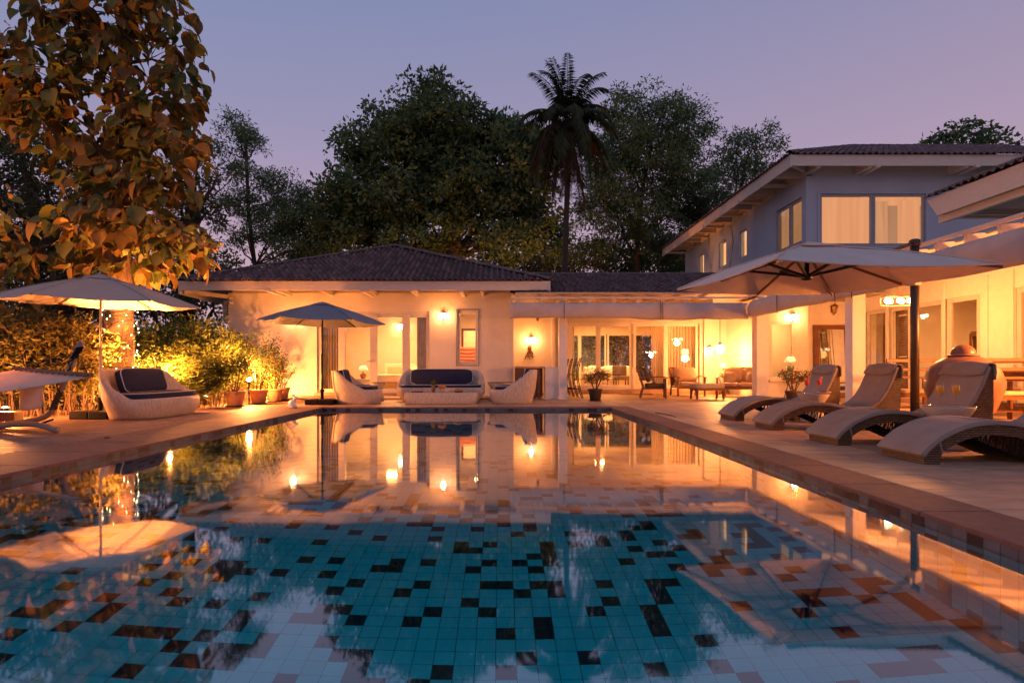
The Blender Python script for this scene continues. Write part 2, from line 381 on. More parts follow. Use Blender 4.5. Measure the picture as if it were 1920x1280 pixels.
# water
def water_mat():
    m = bpy.data.materials.new('pool_water'); m.use_nodes = True; t = m.node_tree; t.nodes.clear(); N, L = t.nodes, t.links
    o = N.new('ShaderNodeOutputMaterial')
    rf = N.new('ShaderNodeBsdfRefraction'); rf.inputs['Color'].default_value = (.12, .95, 1.0, 1); rf.inputs['IOR'].default_value = 1.333; rf.inputs['Roughness'].default_value = 0
    gl = N.new('ShaderNodeBsdfGlossy'); gl.inputs['Roughness'].default_value = .035
    fr = N.new('ShaderNodeFresnel'); fr.inputs[0].default_value = 1.333
    rp = N.new('ShaderNodeMapRange'); rp.inputs['From Min'].default_value = .02; rp.inputs['From Max'].default_value = .45; rp.inputs['To Min'].default_value = .22; rp.inputs['To Max'].default_value = .90
    geo = N.new('ShaderNodeNewGeometry')
    mx = N.new('ShaderNodeMixShader')
    tc = N.new('ShaderNodeTexCoord'); mp = N.new('ShaderNodeMapping'); mp.inputs['Scale'].default_value = (1, 1, 1); L.new(tc.outputs['Object'], mp.inputs[0])
    nz = N.new('ShaderNodeTexNoise'); nz.inputs['Scale'].default_value = 1.5; nz.inputs['Detail'].default_value = 1.5; L.new(mp.outputs[0], nz.inputs['Vector'])
    bp = N.new('ShaderNodeBump'); bp.inputs['Strength'].default_value = 1; bp.inputs['Distance'].default_value = .0011; L.new(nz.outputs['Fac'], bp.inputs['Height'])
    for q in (rf, gl): L.new(bp.outputs[0], q.inputs['Normal'])
    L.new(fr.outputs[0], rp.inputs['Value']); L.new(rp.outputs[0], mx.inputs[0]); L.new(rf.outputs[0], mx.inputs[1]); L.new(gl.outputs[0], mx.inputs[2])
    L.new(mx.outputs[0], o.inputs[0]); return m
M['water'] = water_mat()
wm = MB(); wm.add([(PX0, PY0, WZ), (PX1, PY0, WZ), (PX1, PY1, WZ), (PX0, PY1, WZ)], [(0, 1, 2, 3)])
wo = obj('pool_water', wm, M['water'], kind='structure')
if wo.data.polygons[0].normal.z < 0: wo.data.flip_normals()

M['tilelight'] = mat('pale_aqua_pool_tile', (.70, .86, .84), .3, (.64, .81, .80), 2, isl=.06, obr=.06)
M['tiledark'] = mat('dark_plum_pool_tile', (.012, .008, .024), .3, (.020, .008, .016), 2, isl=.3, obr=.2)
M['tilegrout'] = mat('pool_tile_grout', (.12, .17, .17), .8)
pf = thing('pool_floor', None, None); pf['kind'] = 'structure'
BZ = WZ - PD
fb = MB(); fb.add([(PX0, PY0, BZ - .004), (PX1, PY0, BZ - .004), (PX1, PY1, BZ - .004), (PX0, PY1, BZ - .004)], [(0, 1, 2, 3)])
obj('grout_bed', fb, M['tilegrout'], pf)
pw = thing('pool_wall', None, None); pw['kind'] = 'structure'
wbk = MB(); wbk.box(PX0 - .2, PX0 - .006, PY0, PY1, BZ - .1, -.045); wbk.box(PX1 + .006, PX1 + .2, PY0, PY1, BZ - .1, -.045)
wbk.box(PX0 - .2, PX1 + .2, PY1 + .006, PY1 + .2, BZ - .1, -.045); wbk.box(PX0 - .2, PX1 + .2, PY0 - .2, PY0 - .006, BZ - .1, -.045)
obj('wall_backing', wbk, M['tilegrout'], pw)
TS = (PX1 - PX0) / 62; G = .0035
def tile_mesh(m):
    b = MB(); h = TS / 2 - G / 2 * 1.0
    b.box(-h, h, -h, h, -.004, .002); return mesh_of(b, m, name='tile')
tl, td = tile_mesh(M['tilelight']), tile_mesh(M['tiledark'])
nr = int((PY1 - PY0) / TS); darkmap = rng.random((nr, 62)) < .205
for _ in range(30):                                   # some dark tiles run together in small blocks
    i, j = rng.integers(1, nr - 1), rng.integers(1, 61)
    darkmap[i, j] = True; darkmap[i, j + (1 if rng.random() < .6 else 0)] = True; darkmap[i - (1 if rng.random() < .35 else 0), j] = True
cells = []
for i in range(nr):
    for j in range(62):
        x, y = PX0 + (j + .5) * TS, PY0 + (i + .5) * TS
        see = y > 2.35 and abs(x) < .80 * y
        cells.append((0 if see else 1, y if see else 0, i, j, x, y))
cells.sort()
L_, D_ = MB(), MB(); h = TS / 2 - G / 2
for k, (_, _, i, j, x, y) in enumerate(cells):
    if k < 300:
        o = bpy.data.objects.new('tile', td if darkmap[i, j] else tl); COL.objects.link(o); o.parent = pf; o.location = (x, y, BZ)
    else:
        (D_ if darkmap[i, j] else L_).add([(x - h, y - h, BZ + .002), (x + h, y - h, BZ + .002), (x + h, y + h, BZ + .002), (x - h, y + h, BZ + .002)], [(0, 1, 2, 3)])
obj('floor_tiles', L_, M['tilelight'], pf, kind='stuff'); obj('dark_floor_tiles', D_, M['tiledark'], pf, kind='stuff')
L_, D_, RL_, RD_ = MB(), MB(), MB(), MB(); nz_ = int((PD + .0) / TS) + 1
def wtile(p, u, n):                                    # tiles lining the walls
    for k in range(nz_):
        zt = WZ + .045 - k * TS; q = Vector(p)
        c = (RD_ if rng.random() < .3 else RL_) if k == 0 else (D_ if rng.random() < .15 else L_)
        a = q + u * h; b = q - u * h; z1, z0 = zt, zt - TS + G
        c.add([(b.x, b.y, z0), (a.x, a.y, z0), (a.x, a.y, z1), (b.x, b.y, z1)], [(0, 1, 2, 3)])
for i in range(nr):
    y = PY0 + (i + .5) * TS
    wtile((PX0, y, 0), Vector((0, 1, 0)), 1); wtile((PX1, y, 0), Vector((0, -1, 0)), 1)
for j in range(62):
    x = PX0 + (j + .5) * TS; wtile((x, PY1, 0), Vector((1, 0, 0)), 1); wtile((x, PY0, 0), Vector((-1, 0, 0)), 1)
M['rimtile'] = mat('slate_blue_rim_tile', (.075, .095, .11), .35, (.05, .07, .085), 6, isl=.3)
obj('rim_tiles', RL_, M['rimtile'], pw, kind='stuff'); obj('dark_rim_tiles', RD_, M['tiledark'], pw, kind='stuff')
obj('wall_tiles', L_, M['tilelight'], pw, kind='stuff'); obj('dark_wall_tiles', D_, M['tiledark'], pw, kind='stuff')

# coping stones and deck pavers
cp = thing('pool_coping', None, None); cp['kind'] = 'structure'
dk = thing('deck', None, None); dk['kind'] = 'structure'
def slab_mesh(a, b, m, th=.05, name='slab'):
    q = MB(); q.box(-a / 2, a / 2, -b / 2, b / 2, -th, 0); me = mesh_of(q, m, name=name)
    bm = bmesh.new(); bm.from_mesh(me); bmesh.ops.bevel(bm, geom=[e for e in bm.edges if all(v.co.z > -.01 for v in e.verts)], offset=.005, segments=1, affect='EDGES'); bm.to_mesh(me); bm.free()
    return me
cache = {}
def slab(parent, name, x0, x1, y0, y1, m, z=0, gap=.009):
    a, b = round(x1 - x0 - gap, 3), round(y1 - y0 - gap, 3); key = (a, b, m.name)
    if key not in cache: cache[key] = slab_mesh(a, b, m)
    o = bpy.data.objects.new(name, cache[key]); COL.objects.link(o); o.parent = parent
    o.location = ((x0 + x1) / 2, (y0 + y1) / 2, z); return o
n = 18; ys = [PY0 + (PY1 + .45 - PY0) * k / n for k in range(n + 1)]
for k in range(n):
    slab(cp, 'coping_stone', PX1, PX1 + .46, ys[k], ys[k + 1], M['coping'])
    slab(cp, 'coping_stone', PX0 - 1.0, PX0, ys[k], ys[k + 1], M['coping'])
for k in range(8):
    a = PX0 + (PX1 - PX0) * k / 8; slab(cp, 'coping_stone', a, a + (PX1 - PX0) / 8, PY1, PY1 + .45, M['coping'])
    slab(cp, 'coping_stone', a, a + (PX1 - PX0) / 8, PY0 - .45, PY0, M['coping'])
bed = MB()
for a in ((PX1 + .46, 14, -3, 21.4), (-9.62, PX0 - 1.0, -3, 11.25), (PX0 - 1.0, PX1 + .46, PY1 + .45, 21.4), (-7.42, PX0 - 1.0, 11.25, 18.3)):
    bed.box(a[0], a[1], a[2], a[3], -.085, -.022)
obj('joint_bed', bed, M['grout'], dk)
slabs = []
def field(x0, x1, y0, y1, sx, sy, m, off=.5):
    j = 0; y = y0
    while y < y1 - .02:
        yy = min(y + sy, y1); x = x0 - (off * sx if j % 2 else 0)
        while x < x1 - .02:
            a, b = max(x, x0), min(x + sx, x1)
            if b - a > .05: slabs.append((math.hypot((a + b) / 2, (y + yy) / 2) if (y + yy) / 2 > 2.4 and abs((a + b) / 2) < .92 * (y + yy) / 2 + .5 else 99 + y, a, b, y, yy, m))
            x += sx
        y = yy; j += 1
field(PX1 + .46, 7.6, -2.4, 17.4, .9, .6, M['stone']); field(7.6, 14, -2.4, 21.2, .9, .6, M['stone'])
field(PX1 + .46, 7.6, 17.4, 21.2, .9, .6, M['stone'])
field(PX0 - 1.0, PX1 + .46, PY1 + .45, 21.2, .9, .6, M['stone'])
field(-9.6, PX0 - 1.0, -2.4, 11.2, .6, .45, M['stone_left']); field(-7.4, PX0 - 1.0, 11.2, 18.2, .6, .45, M['stone_left'])
slabs.sort(key=lambda q: q[0]); rest = {}
for k, (_, a, b, y, yy, m) in enumerate(slabs):
    if k < 300: slab(dk, 'paving_stone', a, b, y, yy, m, z=rng.uniform(-.0015, .0015) - .002)
    else:
        q = rest.setdefault(m.name, (MB(), m))[0]; q.box(a + .002, b - .002, y + .002, yy - .002, -.03, -.002)
for q, m in rest.values(): obj('far_paving_stones', q, m, dk, kind='stuff')

# ================================================================== building helpers
def wall_y(mb, y0, y1, x0, x1, z0, z1, holes=()):
    """wall facing the camera with rectangular holes (xa, xb, za, zb)"""
    xs = sorted({x0, x1, *[c for h_ in holes for c in h_[:2]]})
    for a, b in zip(xs, xs[1:]):
        hs = sorted([h_ for h_ in holes if h_[0] <= a + 1e-6 and h_[1] >= b - 1e-6], key=lambda q: q[2]); z = z0
        for h_ in hs:
            if h_[2] > z + 1e-4: mb.box(a, b, y0, y1, z, h_[2])
            z = h_[3]
        if z1 > z + 1e-4: mb.box(a, b, y0, y1, z, z1)
def wall_x(mb, x0, x1, y0, y1, z0, z1, holes=()):
    t = MB(); wall_y(t, x0, x1, y0, y1, z0, z1, holes); mb.add([(q[1], q[0], q[2]) for q in t.v], t.f)
def frame_y(name, T, y, x0, x1, z0, z1, t=.06, d=.07, m=None, pane=True, glassm=None, sill=False):
    """a glazed leaf in the plane Y=y"""
    m = m or M['frame']; b = MB()
    b.box(x0, x0 + t, y, y + d, z0, z1); b.box(x1 - t, x1, y, y + d, z0, z1)
    b.box(x0 + t, x1 - t, y, y + d, z1 - t, z1); b.box(x0 + t, x1 - t, y, y + d, z0, z0 + t * 1.3)
    o = obj(name, b, m, T, world=True, bevel=.004, seg=1)
    if pane:
        p = MB(); p.box(x0 + t - .005, x1 - t + .005, y + d * .4, y + d * .4 + .008, z0 + t, z1 - t + .005)
        q = obj('pane', p, glassm or M['glass'], o); q.location = (0, 0, 0)
        q.data.transform(Matrix.Translation(-T.location))
    return o
def frame_x(name, T, x, y0, y1, z0, z1, t=.06, d=.07, m=None, pane=True, s=1, glassm=None):
    """a glazed leaf in the plane X=x (thickness towards +x)"""
    m = m or M['frame']; b = MB()
    b.box(x, x + d, y0, y0 + t, z0, z1); b.box(x, x + d, y1 - t, y1, z0, z1)
    b.box(x, x + d, y0 + t, y1 - t, z1 - t, z1); b.box(x, x + d, y0 + t, y1 - t, z0, z0 + t * 1.3)
    o = obj(name, b, m, T, world=True, bevel=.004, seg=1)
    if pane:
        p = MB(); p.box(x + d * .4, x + d * .4 + .008, y0 + t - .005, y1 - t + .005, z0 + t, z1 - t + .005)
        q = obj('pane', p, glassm or M['glass'], o); q.data.transform(Matrix.Translation(-T.location))
    return o
def pane_only(name, T, x0, x1, y, z0, z1, m):
    p = MB(); p.box(x0, x1, y, y + .01, z0, z1); return obj(name, p, m, T, world=True)
def curtain(name, T, x0, x1, y, z0, z1, m, folds=8, amp=.035, along='x'):
    n = folds * 8; P = []
    for k in range(n + 1):
        t = k / n; a = x0 + (x1 - x0) * t; d = amp * math.sin(t * folds * 2 * math.pi) + .3 * amp * math.sin(t * folds * 4.6 + 1)
        P.append([(a, y + d * (.6 + .4 * s_), z1 + (z0 - z1) * s_) if along == 'x' else (y + d * (.6 + .4 * s_), a, z1 + (z0 - z1) * s_) for s_ in (0, .5, 1)])
    b = MB(); b.grid(P); return obj(name, b, m, T, world=True, smooth=True)
def tile_slope(mb, A, B, up, length, inA=0, inB=0, tw=.15, th=.30, amp=.022):
    """courses of S-shaped clay tiles on a roof plane; the lower edge runs A to B, up is the unit slope direction; inA / inB: how far the ends draw in per metre up the slope (hips)"""
    A, B, up = Vector(A), Vector(B), Vector(up).normalized(); e = (B - A); W = e.length; e.normalize(); nrm = e.cross(up).normalized()
    if nrm.z < 0: nrm = -nrm
    rows = int(length / th + .5); th = length / rows
    for r_ in range(rows):
        s0 = r_ * th; a, b = inA * (s0 + th * .5), W - inB * (s0 + th * .5)
        k0, k1 = math.floor(a / tw), math.ceil(b / tw)
        for k in range(k0, k1):
            x0 = k * tw
            if x0 + tw * .5 < a or x0 + tw * .5 > b: continue
            jz = random.uniform(-.005, .006); js = random.uniform(-.012, .012)
            vs = []
            for s_, lift in ((s0 - .035 + js, .032 + jz), (s0 + th, .004 + jz)):
                for q in range(5):
                    u = q / 4; vs.append(A + e * (x0 + u * tw) + up * s_ + nrm * (lift + amp * math.sin(u * 2 * math.pi) + (.012 if q == 1 else 0)))
            for q in range(5):
                vs.append(vs[q] - nrm * .016)
            mb.add(vs, [(q, q + 1, q + 6, q + 5) for q in range(4)] + [(q, q + 10, q + 11, q + 1) for q in range(4)])
def ridge_line(T, A, B, n, rad=.10, m=None, name='ridge_tile'):
    A, B = Vector(A), Vector(B); d = (B - A); L = d.length; d.normalize(); s = L / n
    b = MB(); k = 7; vs = []
    for t, rr_ in ((0, rad * 1.08), (s * 1.06, rad * .92)):
        for q in range(k + 1):
            a = math.pi * q / k; vs.append((t, math.cos(a) * rr_, math.sin(a) * rr_ * .8))
    fs = [(q, q + 1, q + k + 2, q + k + 1) for q in range(k)]
    n0 = len(vs); vs += [(x, y * .82, z - .02) for x, y, z in vs[:k + 1]]; fs += [(q + n0, q + n0 + 1, q + 1, q) for q in range(k)]
    b.add(vs, fs); me = mesh_of(b, m or M['ridgetile'], name=name)
    rot = d.to_track_quat('X', 'Z')
    for i in range(n):
        o = bpy.data.objects.new(name, me); COL.objects.link(o); o.parent = T; o.rotation_mode = 'QUATERNION'; o.rotation_quaternion = rot
        o.location = A + d * (s * i) - T.location + Vector((0, 0, random.uniform(-.006, .006)))
def ceiling_light(T, x, y, z, power, color=WARM2, r_=.18, sx=.9):
    b = MB(); b.lathe([(r_, 0), (r_, -.05), (r_ * .8, -.07)], (x, y, z), 20)
    obj('ceiling_fixture', b, M['linen'], T, world=True)
    lamp((x, y, z - .12), power, color, kind='AREA', sx=.32, parent=T)

# ================================================================== COTTAGE (left building)
WY = 18.2
CT = thing('cottage', 'low white stucco cottage with hipped clay tile roof at the far end of the pool', 'building', (-4, WY, 0))
X0, X1 = fx(428, WY), fx(963, WY); zt = fz(549, WY)
dx0, dx1, dz1 = fx(594, WY), fx(805, WY), fz(583, WY); wx0, wx1, wz1, wz0 = fx(857, WY), fx(896, WY), fz(581, WY), fz(684, WY)
b = MB(); wall_y(b, WY, WY + .25, X0, X1, .0, zt, [(dx0, dx1, 0, dz1), (wx0, wx1, wz0, wz1)])
obj('front_wall', b, M['stucco'], CT, world=True)
b = MB(); wall_y(b, WY + .06, WY + .22, X0 + .1, X1 - .1, zt, zt + .34); obj('wall_head', b, M['trim'], CT, world=True)
b = MB(); b.box(X0, X0 + .25, WY + .25, 25.2, 0, zt); b.box(X1 - .25, X1, WY + .25, 25.2, 0, zt); b.box(X0, X1, 25.2, 25.45, 0, zt)
each('side_wall', b, M['stucco'], CT, world=True)
b = MB(); b.box(X0 - .1, X1 - .1, 16.75, WY - .002, -.02, .055); obj('plinth_step', b, M['stone'], CT, world=True, bevel=.01)
b = MB(); b.box(dx0 - .05, dx1 + .05, WY - .16, WY + .3, .055, .15); obj('door_sill', b, M['stone'], CT, world=True, bevel=.01)
# interior
b = MB(); b.box(X0 + .26, X1 - .26, WY + .26, 25.1, .02, .10); obj('inner_floor', b, M['stone'], CT, world=True)
b = MB(); b.box(X0 + .251, X1 - .251, WY + .251, 25.1, 2.85, 2.93); obj('inner_ceiling', b, M['plaster'], CT, world=True)
pxw = fx(826, WY)
b = MB(); b.box(pxw - .06, pxw + .06, WY + .251, 23, .1, 2.85); b.box(X0 + .26, pxw - .061, 22.6, 22.75, .1, 2.85)
b.box(dx0 - .75, dx0 - .6, WY + .3, 22.6, .1, 2.85)
wall_y(b, 21.6, 21.75, pxw + .061, X1 - .26, .1, 2.85, [(-1.35, -.65, .1, 2.3)]); b.box(pxw + .07, X1 - .26, 23.4, 23.5, .1, 2.85)
each('inner_wall', b, M['plaster'], CT, world=True)
b = MB(); fr = (-1.42, -.58)
for a in ((fr[0], fr[0] + .07, .1, 2.37), (fr[1] - .07, fr[1], .1, 2.37), (fr[0] + .07, fr[1] - .07, 2.3, 2.37)): b.box(a[0], a[1], 21.55, 21.6, a[2], a[3])
obj('door_frame', b, M['wood'], CT, world=True)
# glazed door leaves
def leaf(pa, pb, name='glazed_door', t=.09, d=.08, y=WY + .08): return frame_y(name, CT, y, fx(pa, WY), fx(pb, WY), .15, dz1 - .1, t, d)
hd = MB(); hd.box(dx0, dx1, WY + .05, WY + .2, dz1 - .1, dz1); obj('door_head', hd, M['frame'], CT, world=True)
leaf(595, 640); leaf(641, 699); l2 = leaf(700, 761); leaf(762, 804)
b = MB(); b.box(fx(634, WY), fx(646, WY), WY + .03, WY + .16, .15, dz1 - .1); b.box(fx(693, WY), fx(707, WY), WY + .03, WY + .075, .15, dz1 - .1); b.box(fx(754, WY), fx(767, WY), WY + .03, WY + .075, .15, dz1 - .1)
each('door_post', b, M['frame'], CT, world=True, bevel=.004, seg=1)
b = MB(); b.tube([(fx(696, WY), WY + .02, 1.12), (fx(696, WY) - .02, WY - .04, 1.12), (fx(689, WY), WY - .04, 1.12)], .012, 6); obj('door_handle', b, M['brass'], CT, world=True)
curtain('curtain', CT, fx(598, WY), fx(632, WY), WY + .32, .12, 2.75, M['curtain2'], 7, .04)
curtain('curtain', CT, fx(779, WY), fx(808, WY), WY + .32, .12, 2.75, M['curtain2'], 6, .05)
frame_y('window', CT, WY + .06, wx0 + .01, wx1 - .01, wz0 + .01, wz1 - .01, .07, .08)
b = MB()
for a in ((wx0 - .035, wx0, wz0 - .035, wz1 + .035), (wx1, wx1 + .035, wz0 - .035, wz1 + .035), (wx0, wx1, wz1, wz1 + .035), (wx0, wx1, wz0 - .035, wz0)): b.box(a[0], a[1], WY - .018, WY + .02, a[2], a[3])
obj('window_surround', b, M['darkframe'], CT, world=True)
# roof
ey, ez = 17.0, fz(525, 17.0); rx0, rx1, ry1 = fx(335, 17.0), fx(1032, 17.0), 26.0; pk = Vector((fx(740, 21.5), 21.5, fz(463, 21.5)))
EC = [Vector((rx0, ey, ez)), Vector((rx1, ey, ez)), Vector((rx1, ry1, ez)), Vector((rx0, ry1, ez))]
b = MB()
for i in range(4):
    a, c = EC[i], EC[(i + 1) % 4]; b.add([a, c, pk], [(0, 1, 2)])
b.add([q - Vector((0, 0, .03)) for q in EC], [(3, 2, 1, 0)])
obj('roof_deck', b, M['darkbark'], CT, world=True)
RT = MB()
for i in range(4):
    a, c = EC[i], EC[(i + 1) % 4]; e = (c - a).normalized(); mid = a + e * (pk - a).dot(e); up = pk - mid; L = up.length
    tile_slope(RT, a - up.normalized() * .05, c - up.normalized() * .05, up, L + .02, (mid - a).length / L, (c - mid).length / L, tw=.17, th=.33, amp=.04)
obj('roof_tiles', RT, M['rooftile'], CT, world=True, kind='stuff')
for q in (EC[0], EC[1]): ridge_line(CT, q + Vector((0, 0, .03)), pk + Vector((0, 0, .05)), 26, .085)
ridge_line(CT, EC[2] + Vector((0, 0, .03)), pk + Vector((0, 0, .05)), 20, .085); ridge_line(CT, EC[3] + Vector((0, 0, .03)), pk + Vector((0, 0, .05)), 20, .085)
b = MB(); zf0 = fz(544, 17.0)
b.box(rx0 + .04, rx1 - .04, ey, ey + .05, zf0, ez - .03)
b.box(rx0, rx0 + .05, ey - .02, ry1, zf0 - .12, ez - .03); b.box(rx1 - .05, rx1, ey - .02, ry1, zf0 - .12, ez - .03)
obj('fascia', b, M['trim'], CT, world=True)
b = MB()
for k in range(9):
    y0 = ey + .06 + k * (ry1 - ey - .1) / 40
    if y0 < WY + .3: b.box(rx0 + .06, rx1 - .06, y0, y0 + .19, ez - .10, ez - .075)
for k in range(7): b.box(rx0 + .06, X0 - .0, WY + .32 + k, WY + 1.3 + k, ez - .10, ez - .075); b.box(X1, rx1 - .06, WY + .32 + k, WY + 1.3 + k, ez - .10, ez - .075)
obj('soffit', b, M['soffit'], CT, world=True)
b = MB()
for px in (504, 681, 864): b.box(fx(px - 4, 17), fx(px + 4, 17), ey - .05, WY, zf0 - .05, zf0 + .02)
for px in (540, 620, 701, 780, 905): b.box(fx(px - 3, 18), fx(px + 3, 18), ey + .1, WY, zf0 - .02, zf0 + .10)
b.bar((rx0 + .1, ey + .1, zf0 - .02), (X0 + .1, WY + .1, zf0 - .05), .09, .12); b.bar((rx1 - .1, ey + .1, zf0 - .02), (X1 - .1, WY + .1, zf0 - .05), .09, .12)
each('rafter_end', b, M['trim'], CT, world=True)
ceiling_light(CT, -3.8, 20.6, 2.84, 75, sx=.8); ceiling_light(CT, -7.4, 20.6, 2.84, 10)
ceiling_light(CT, -.7, 20.0, 2.84, 28); ceiling_light(CT, -.9, 22.6, 2.84, 22)

# ================================================================== CENTRE: terrace building
TY = 21.3
TB = thing('terrace_house', 'long low house wing with glass doors and tiled roof behind the covered terrace', 'building', (4.5, TY, 0))
BX1 = 8.2
def ty(px): return fx(px, TY)
b = MB()
wall_y(b, TY, TY + .2, X1 + .01, BX1 + 2.0, 0, 3.0, [(ty(1068), ty(1312), .17, 2.62)])
obj('back_wall', b, M['white'], TB, world=True)
b = MB(); b.box(ty(1034), ty(1040), TY - .10, TY - .002, .3, 2.8); b.box(ty(1046), ty(1052), TY - .13, TY - .002, .3, 2.8); b.box(ty(1318), ty(1334), TY - .14, TY - .002, .1, 2.9); b.box(ty(1362), ty(1367), TY - .08, TY - .002, .1, 2.9)
each('pilaster', b, M['white'], TB, world=True, bevel=.01)
b = MB(); b.box(ty(1060), ty(1360), TY - .35, TY - .145, 0, .16); b.box(ty(1068), ty(1312), TY - .145, TY + .25, .02, .17); obj('door_step', b, M['stone'], TB, world=True, bevel=.01)
dt = 2.62
for pa, pb in ((1068, 1123), (1122, 1187), (1188, 1250), (1249, 1311)):
    o = frame_y('sliding_door', TB, TY + .05 + (.06 if pa in (1122, 1249) else 0), ty(pa), ty(pb), .17, dt - .08, .10, .06, m=M['white'])
b = MB(); b.box(ty(1068), ty(1312), TY - .02, TY + .19, dt - .08, dt + .001); obj('door_head', b, M['white'], TB, world=True)
curtain('curtain', TB, ty(1226), ty(1250), TY + .35, .2, 2.6, M['curtain'], 6, .05)
curtain('curtain', TB, ty(1250), ty(1312), TY + .42, .2, 2.6, M['curtain'], 11, .045)
curtain('curtain', TB, ty(1066), ty(1079), TY + .35, .2, 2.6, M['curtain'], 4, .04)
# room behind and its far glazing
ry = 25.5
b = MB(); b.box(X1 + .2, 9.6, TY + .21, ry, .05, .17); obj('inner_floor', b, M['stone'], TB, world=True)
b = MB(); b.box(X1 + .2, 9.6, TY + .201, ry + .3, 2.9, 3.0); obj('inner_ceiling', b, M['plaster'], TB, world=True)
def ry_(px): return fx(px, ry)
b = MB(); wall_y(b, ry, ry + .15, X1 + .2, 9.6, .1, 2.9, [(ry_(1070), ry_(1255), .3, fz(626, ry))]); b.box(X1 + .2, X1 + .3, TY + .2, ry, .1, 2.9); b.box(7.5, 7.6, TY + .5, ry, .1, 2.9)
each('inner_wall', b, M['plaster'], TB, world=True)
zt2 = fz(626, ry)
for pa, pb in ((1070, 1087), (1087, 1137), (1139, 1186), (1187, 1252)):
    frame_y('garden_window', TB, ry + .03, ry_(pa), ry_(pb), .3, zt2, .07, .06, m=M['white'])
ceiling_light(TB, 4.0, 23.6, 2.88, 80, sx=1.2)
ceiling_light(TB, 6.2, 22.6, 2.88, 40, WARM)
# terrace ceiling, rafters, rail
ez2 = fz(548, 17.0)
b = MB(); b.add([(X1 + .3, 17.0, ez2 - .03), (BX1 + 3, 17.0, ez2 - .03), (BX1 + 3, 20.3, ez2 + 1.03), (X1 + .3, 20.3, ez2 + 1.03), (X1 + .3, 26, ez2 - .3), (BX1 + 3, 26, ez2 - .3)], [(0, 1, 2, 3), (3, 2, 5, 4)])
obj('roof_deck', b, M['darkbark'], TB, world=True)
RT = MB(); up = Vector((0, 3.3, 1.06)); tile_slope(RT, (X1 + .35, 16.95, ez2 - .01), (BX1 + 3, 16.95, ez2 - .01), up, up.length, tw=.17, th=.33, amp=.04)
obj('roof_tiles', RT, M['rooftile'], TB, world=True, kind='stuff')
ridge_line(TB, (X1 + .4, 20.3, ez2 + 1.06), (BX1 + 3, 20.3, ez2 + 1.06), 34, .085)
b = MB(); b.box(X1 + .9, 6.8, 16.78, 16.9, ez2 - .09, ez2 - .01); obj('gutter', b, M['blackmetal'], TB, world=True)
b = MB(); b.box(X1 + .02, 11.4, 16.6, TY, 3.0, 3.05); obj('terrace_ceiling', b, M['soffit'], TB, world=True)
b = MB(); zr = fz(558, 16.55); b.box(fx(958, 16.55), 6.98, 16.52, 16.58, zr - .03, zr + .02); obj('pergola_rail', b, M['trim'], TB, world=True)
rafm = MB(); rafm.box(-.04, .04, 0, 2.2, -.06, .06); rme = mesh_of(rafm, M['trim'], name='rafter')
for k in range(9):
    o = bpy.data.objects.new('rafter', rme); COL.objects.link(o); o.parent = TB
    o.location = Vector((fx(967 + 46 * k, 16.55), 16.58, zr - .10)) - TB.location; o.rotation_euler = (R(6), 0, 0)
def pillar(x, y, wdt, label, h=2.9):
    T = thing('terrace_pillar', label, 'pillar', (x, y, 0))
    b = MB(); b.box(-wdt / 2, wdt / 2, -wdt / 2, wdt / 2, 0, h); obj('shaft', b, M['white'], T, bevel=.012)
    b = MB(); b.box(-wdt / 2 - .025, wdt / 2 + .025, -wdt / 2 - .025, wdt / 2 + .025, 0, .09); obj('foot', b, M['white'], T, bevel=.006); return T
pillar(fx(1054.5, 16.95) + .02, 17.05, .235, 'white square pillar beside the bar counter at the left end of the terrace')
pillar(7.42, 16.75, .34, 'white square pillar at the inner corner where the two terraces meet')
pillar(7.32, 12.1, .27, 'white square pillar between the leaning mirror and the glass doors')
pillar(7.32, 6.9, .27, 'white square pillar of the right terrace nearest the camera')
# rolled blinds
def awning(T, A, B, ztop, zbot, bulge, label, n=24, cords=()):
    A, B = Vector(A), Vector(B); e = (B - A).normalized(); out_ = Vector((e.y, -e.x, 0)); P = []
    for k in range(n + 1):
        t = k / n; p = A.lerp(B, t); sag = .03 * math.sin(t * math.pi * 2) + .012 * math.sin(t * 17) + .008 * math.sin(t * 41)
        P.append([(p + out_ * (bulge * math.sin(s_ * math.pi) + .02 * math.sin(t * 23 + s_ * 3)) + Vector((0, 0, ztop + (zbot - ztop + sag) * s_))) for s_ in (0, .15, .3, .5, .7, .85, 1)])
    # return fold underneath
    for k in range(n + 1):
        q = P[k][-1]; P[k] += [q - out_ * .05 + Vector((0, 0, .015)), q - out_ * .07 + Vector((0, 0, .10))]
    b = MB(); b.grid(P); o = obj('rolled_canvas', b, M['canvas'], T, world=True, smooth=True); o.modifiers.new('s', 'SOLIDIFY').thickness = .012
    b = MB()
    for t in cords:
        p = A.lerp(B, t) + out_ * (bulge + .03)
        b.tube([p + Vector((0, 0, ztop + .05)), p + Vector((0, 0, (ztop + zbot) / 2)) + out_ * .01, p + Vector((0, 0, zbot - .03))], .010, 5)
    if cords: obj('cord', b, M['blackmetal'], T, world=True)
zb, ztp = 2.29, fz(568, 16.55)
AW = thing('rolled_awning', 'long rolled taupe canvas awning across the terrace behind the pool', 'awning', (0, 16.5, zb), group=None)
awning(AW, (fx(955, 16.5), 16.5, 0), (6.98, 16.5, 0), ztp, zb, .06, '', 40, (.228, .63, .638))
AW2 = thing('rolled_awning', 'rolled taupe canvas awning along the right terrace above the sun loungers', 'awning', (7.0, 10, zb))
awning(AW2, (7.0, 16.4, 0), (7.0, 3.5, 0), 2.76, zb, .08, '', 60, (.14, .335, .38, .7))

# ================================================================== RIGHT WING (glass front, X = 10.9) with lean-to roof
RX = 10.9
RW = thing('right_wing', 'white house wing on the right with warm lit glass doors behind the loungers', 'building', (RX, 12, 0))
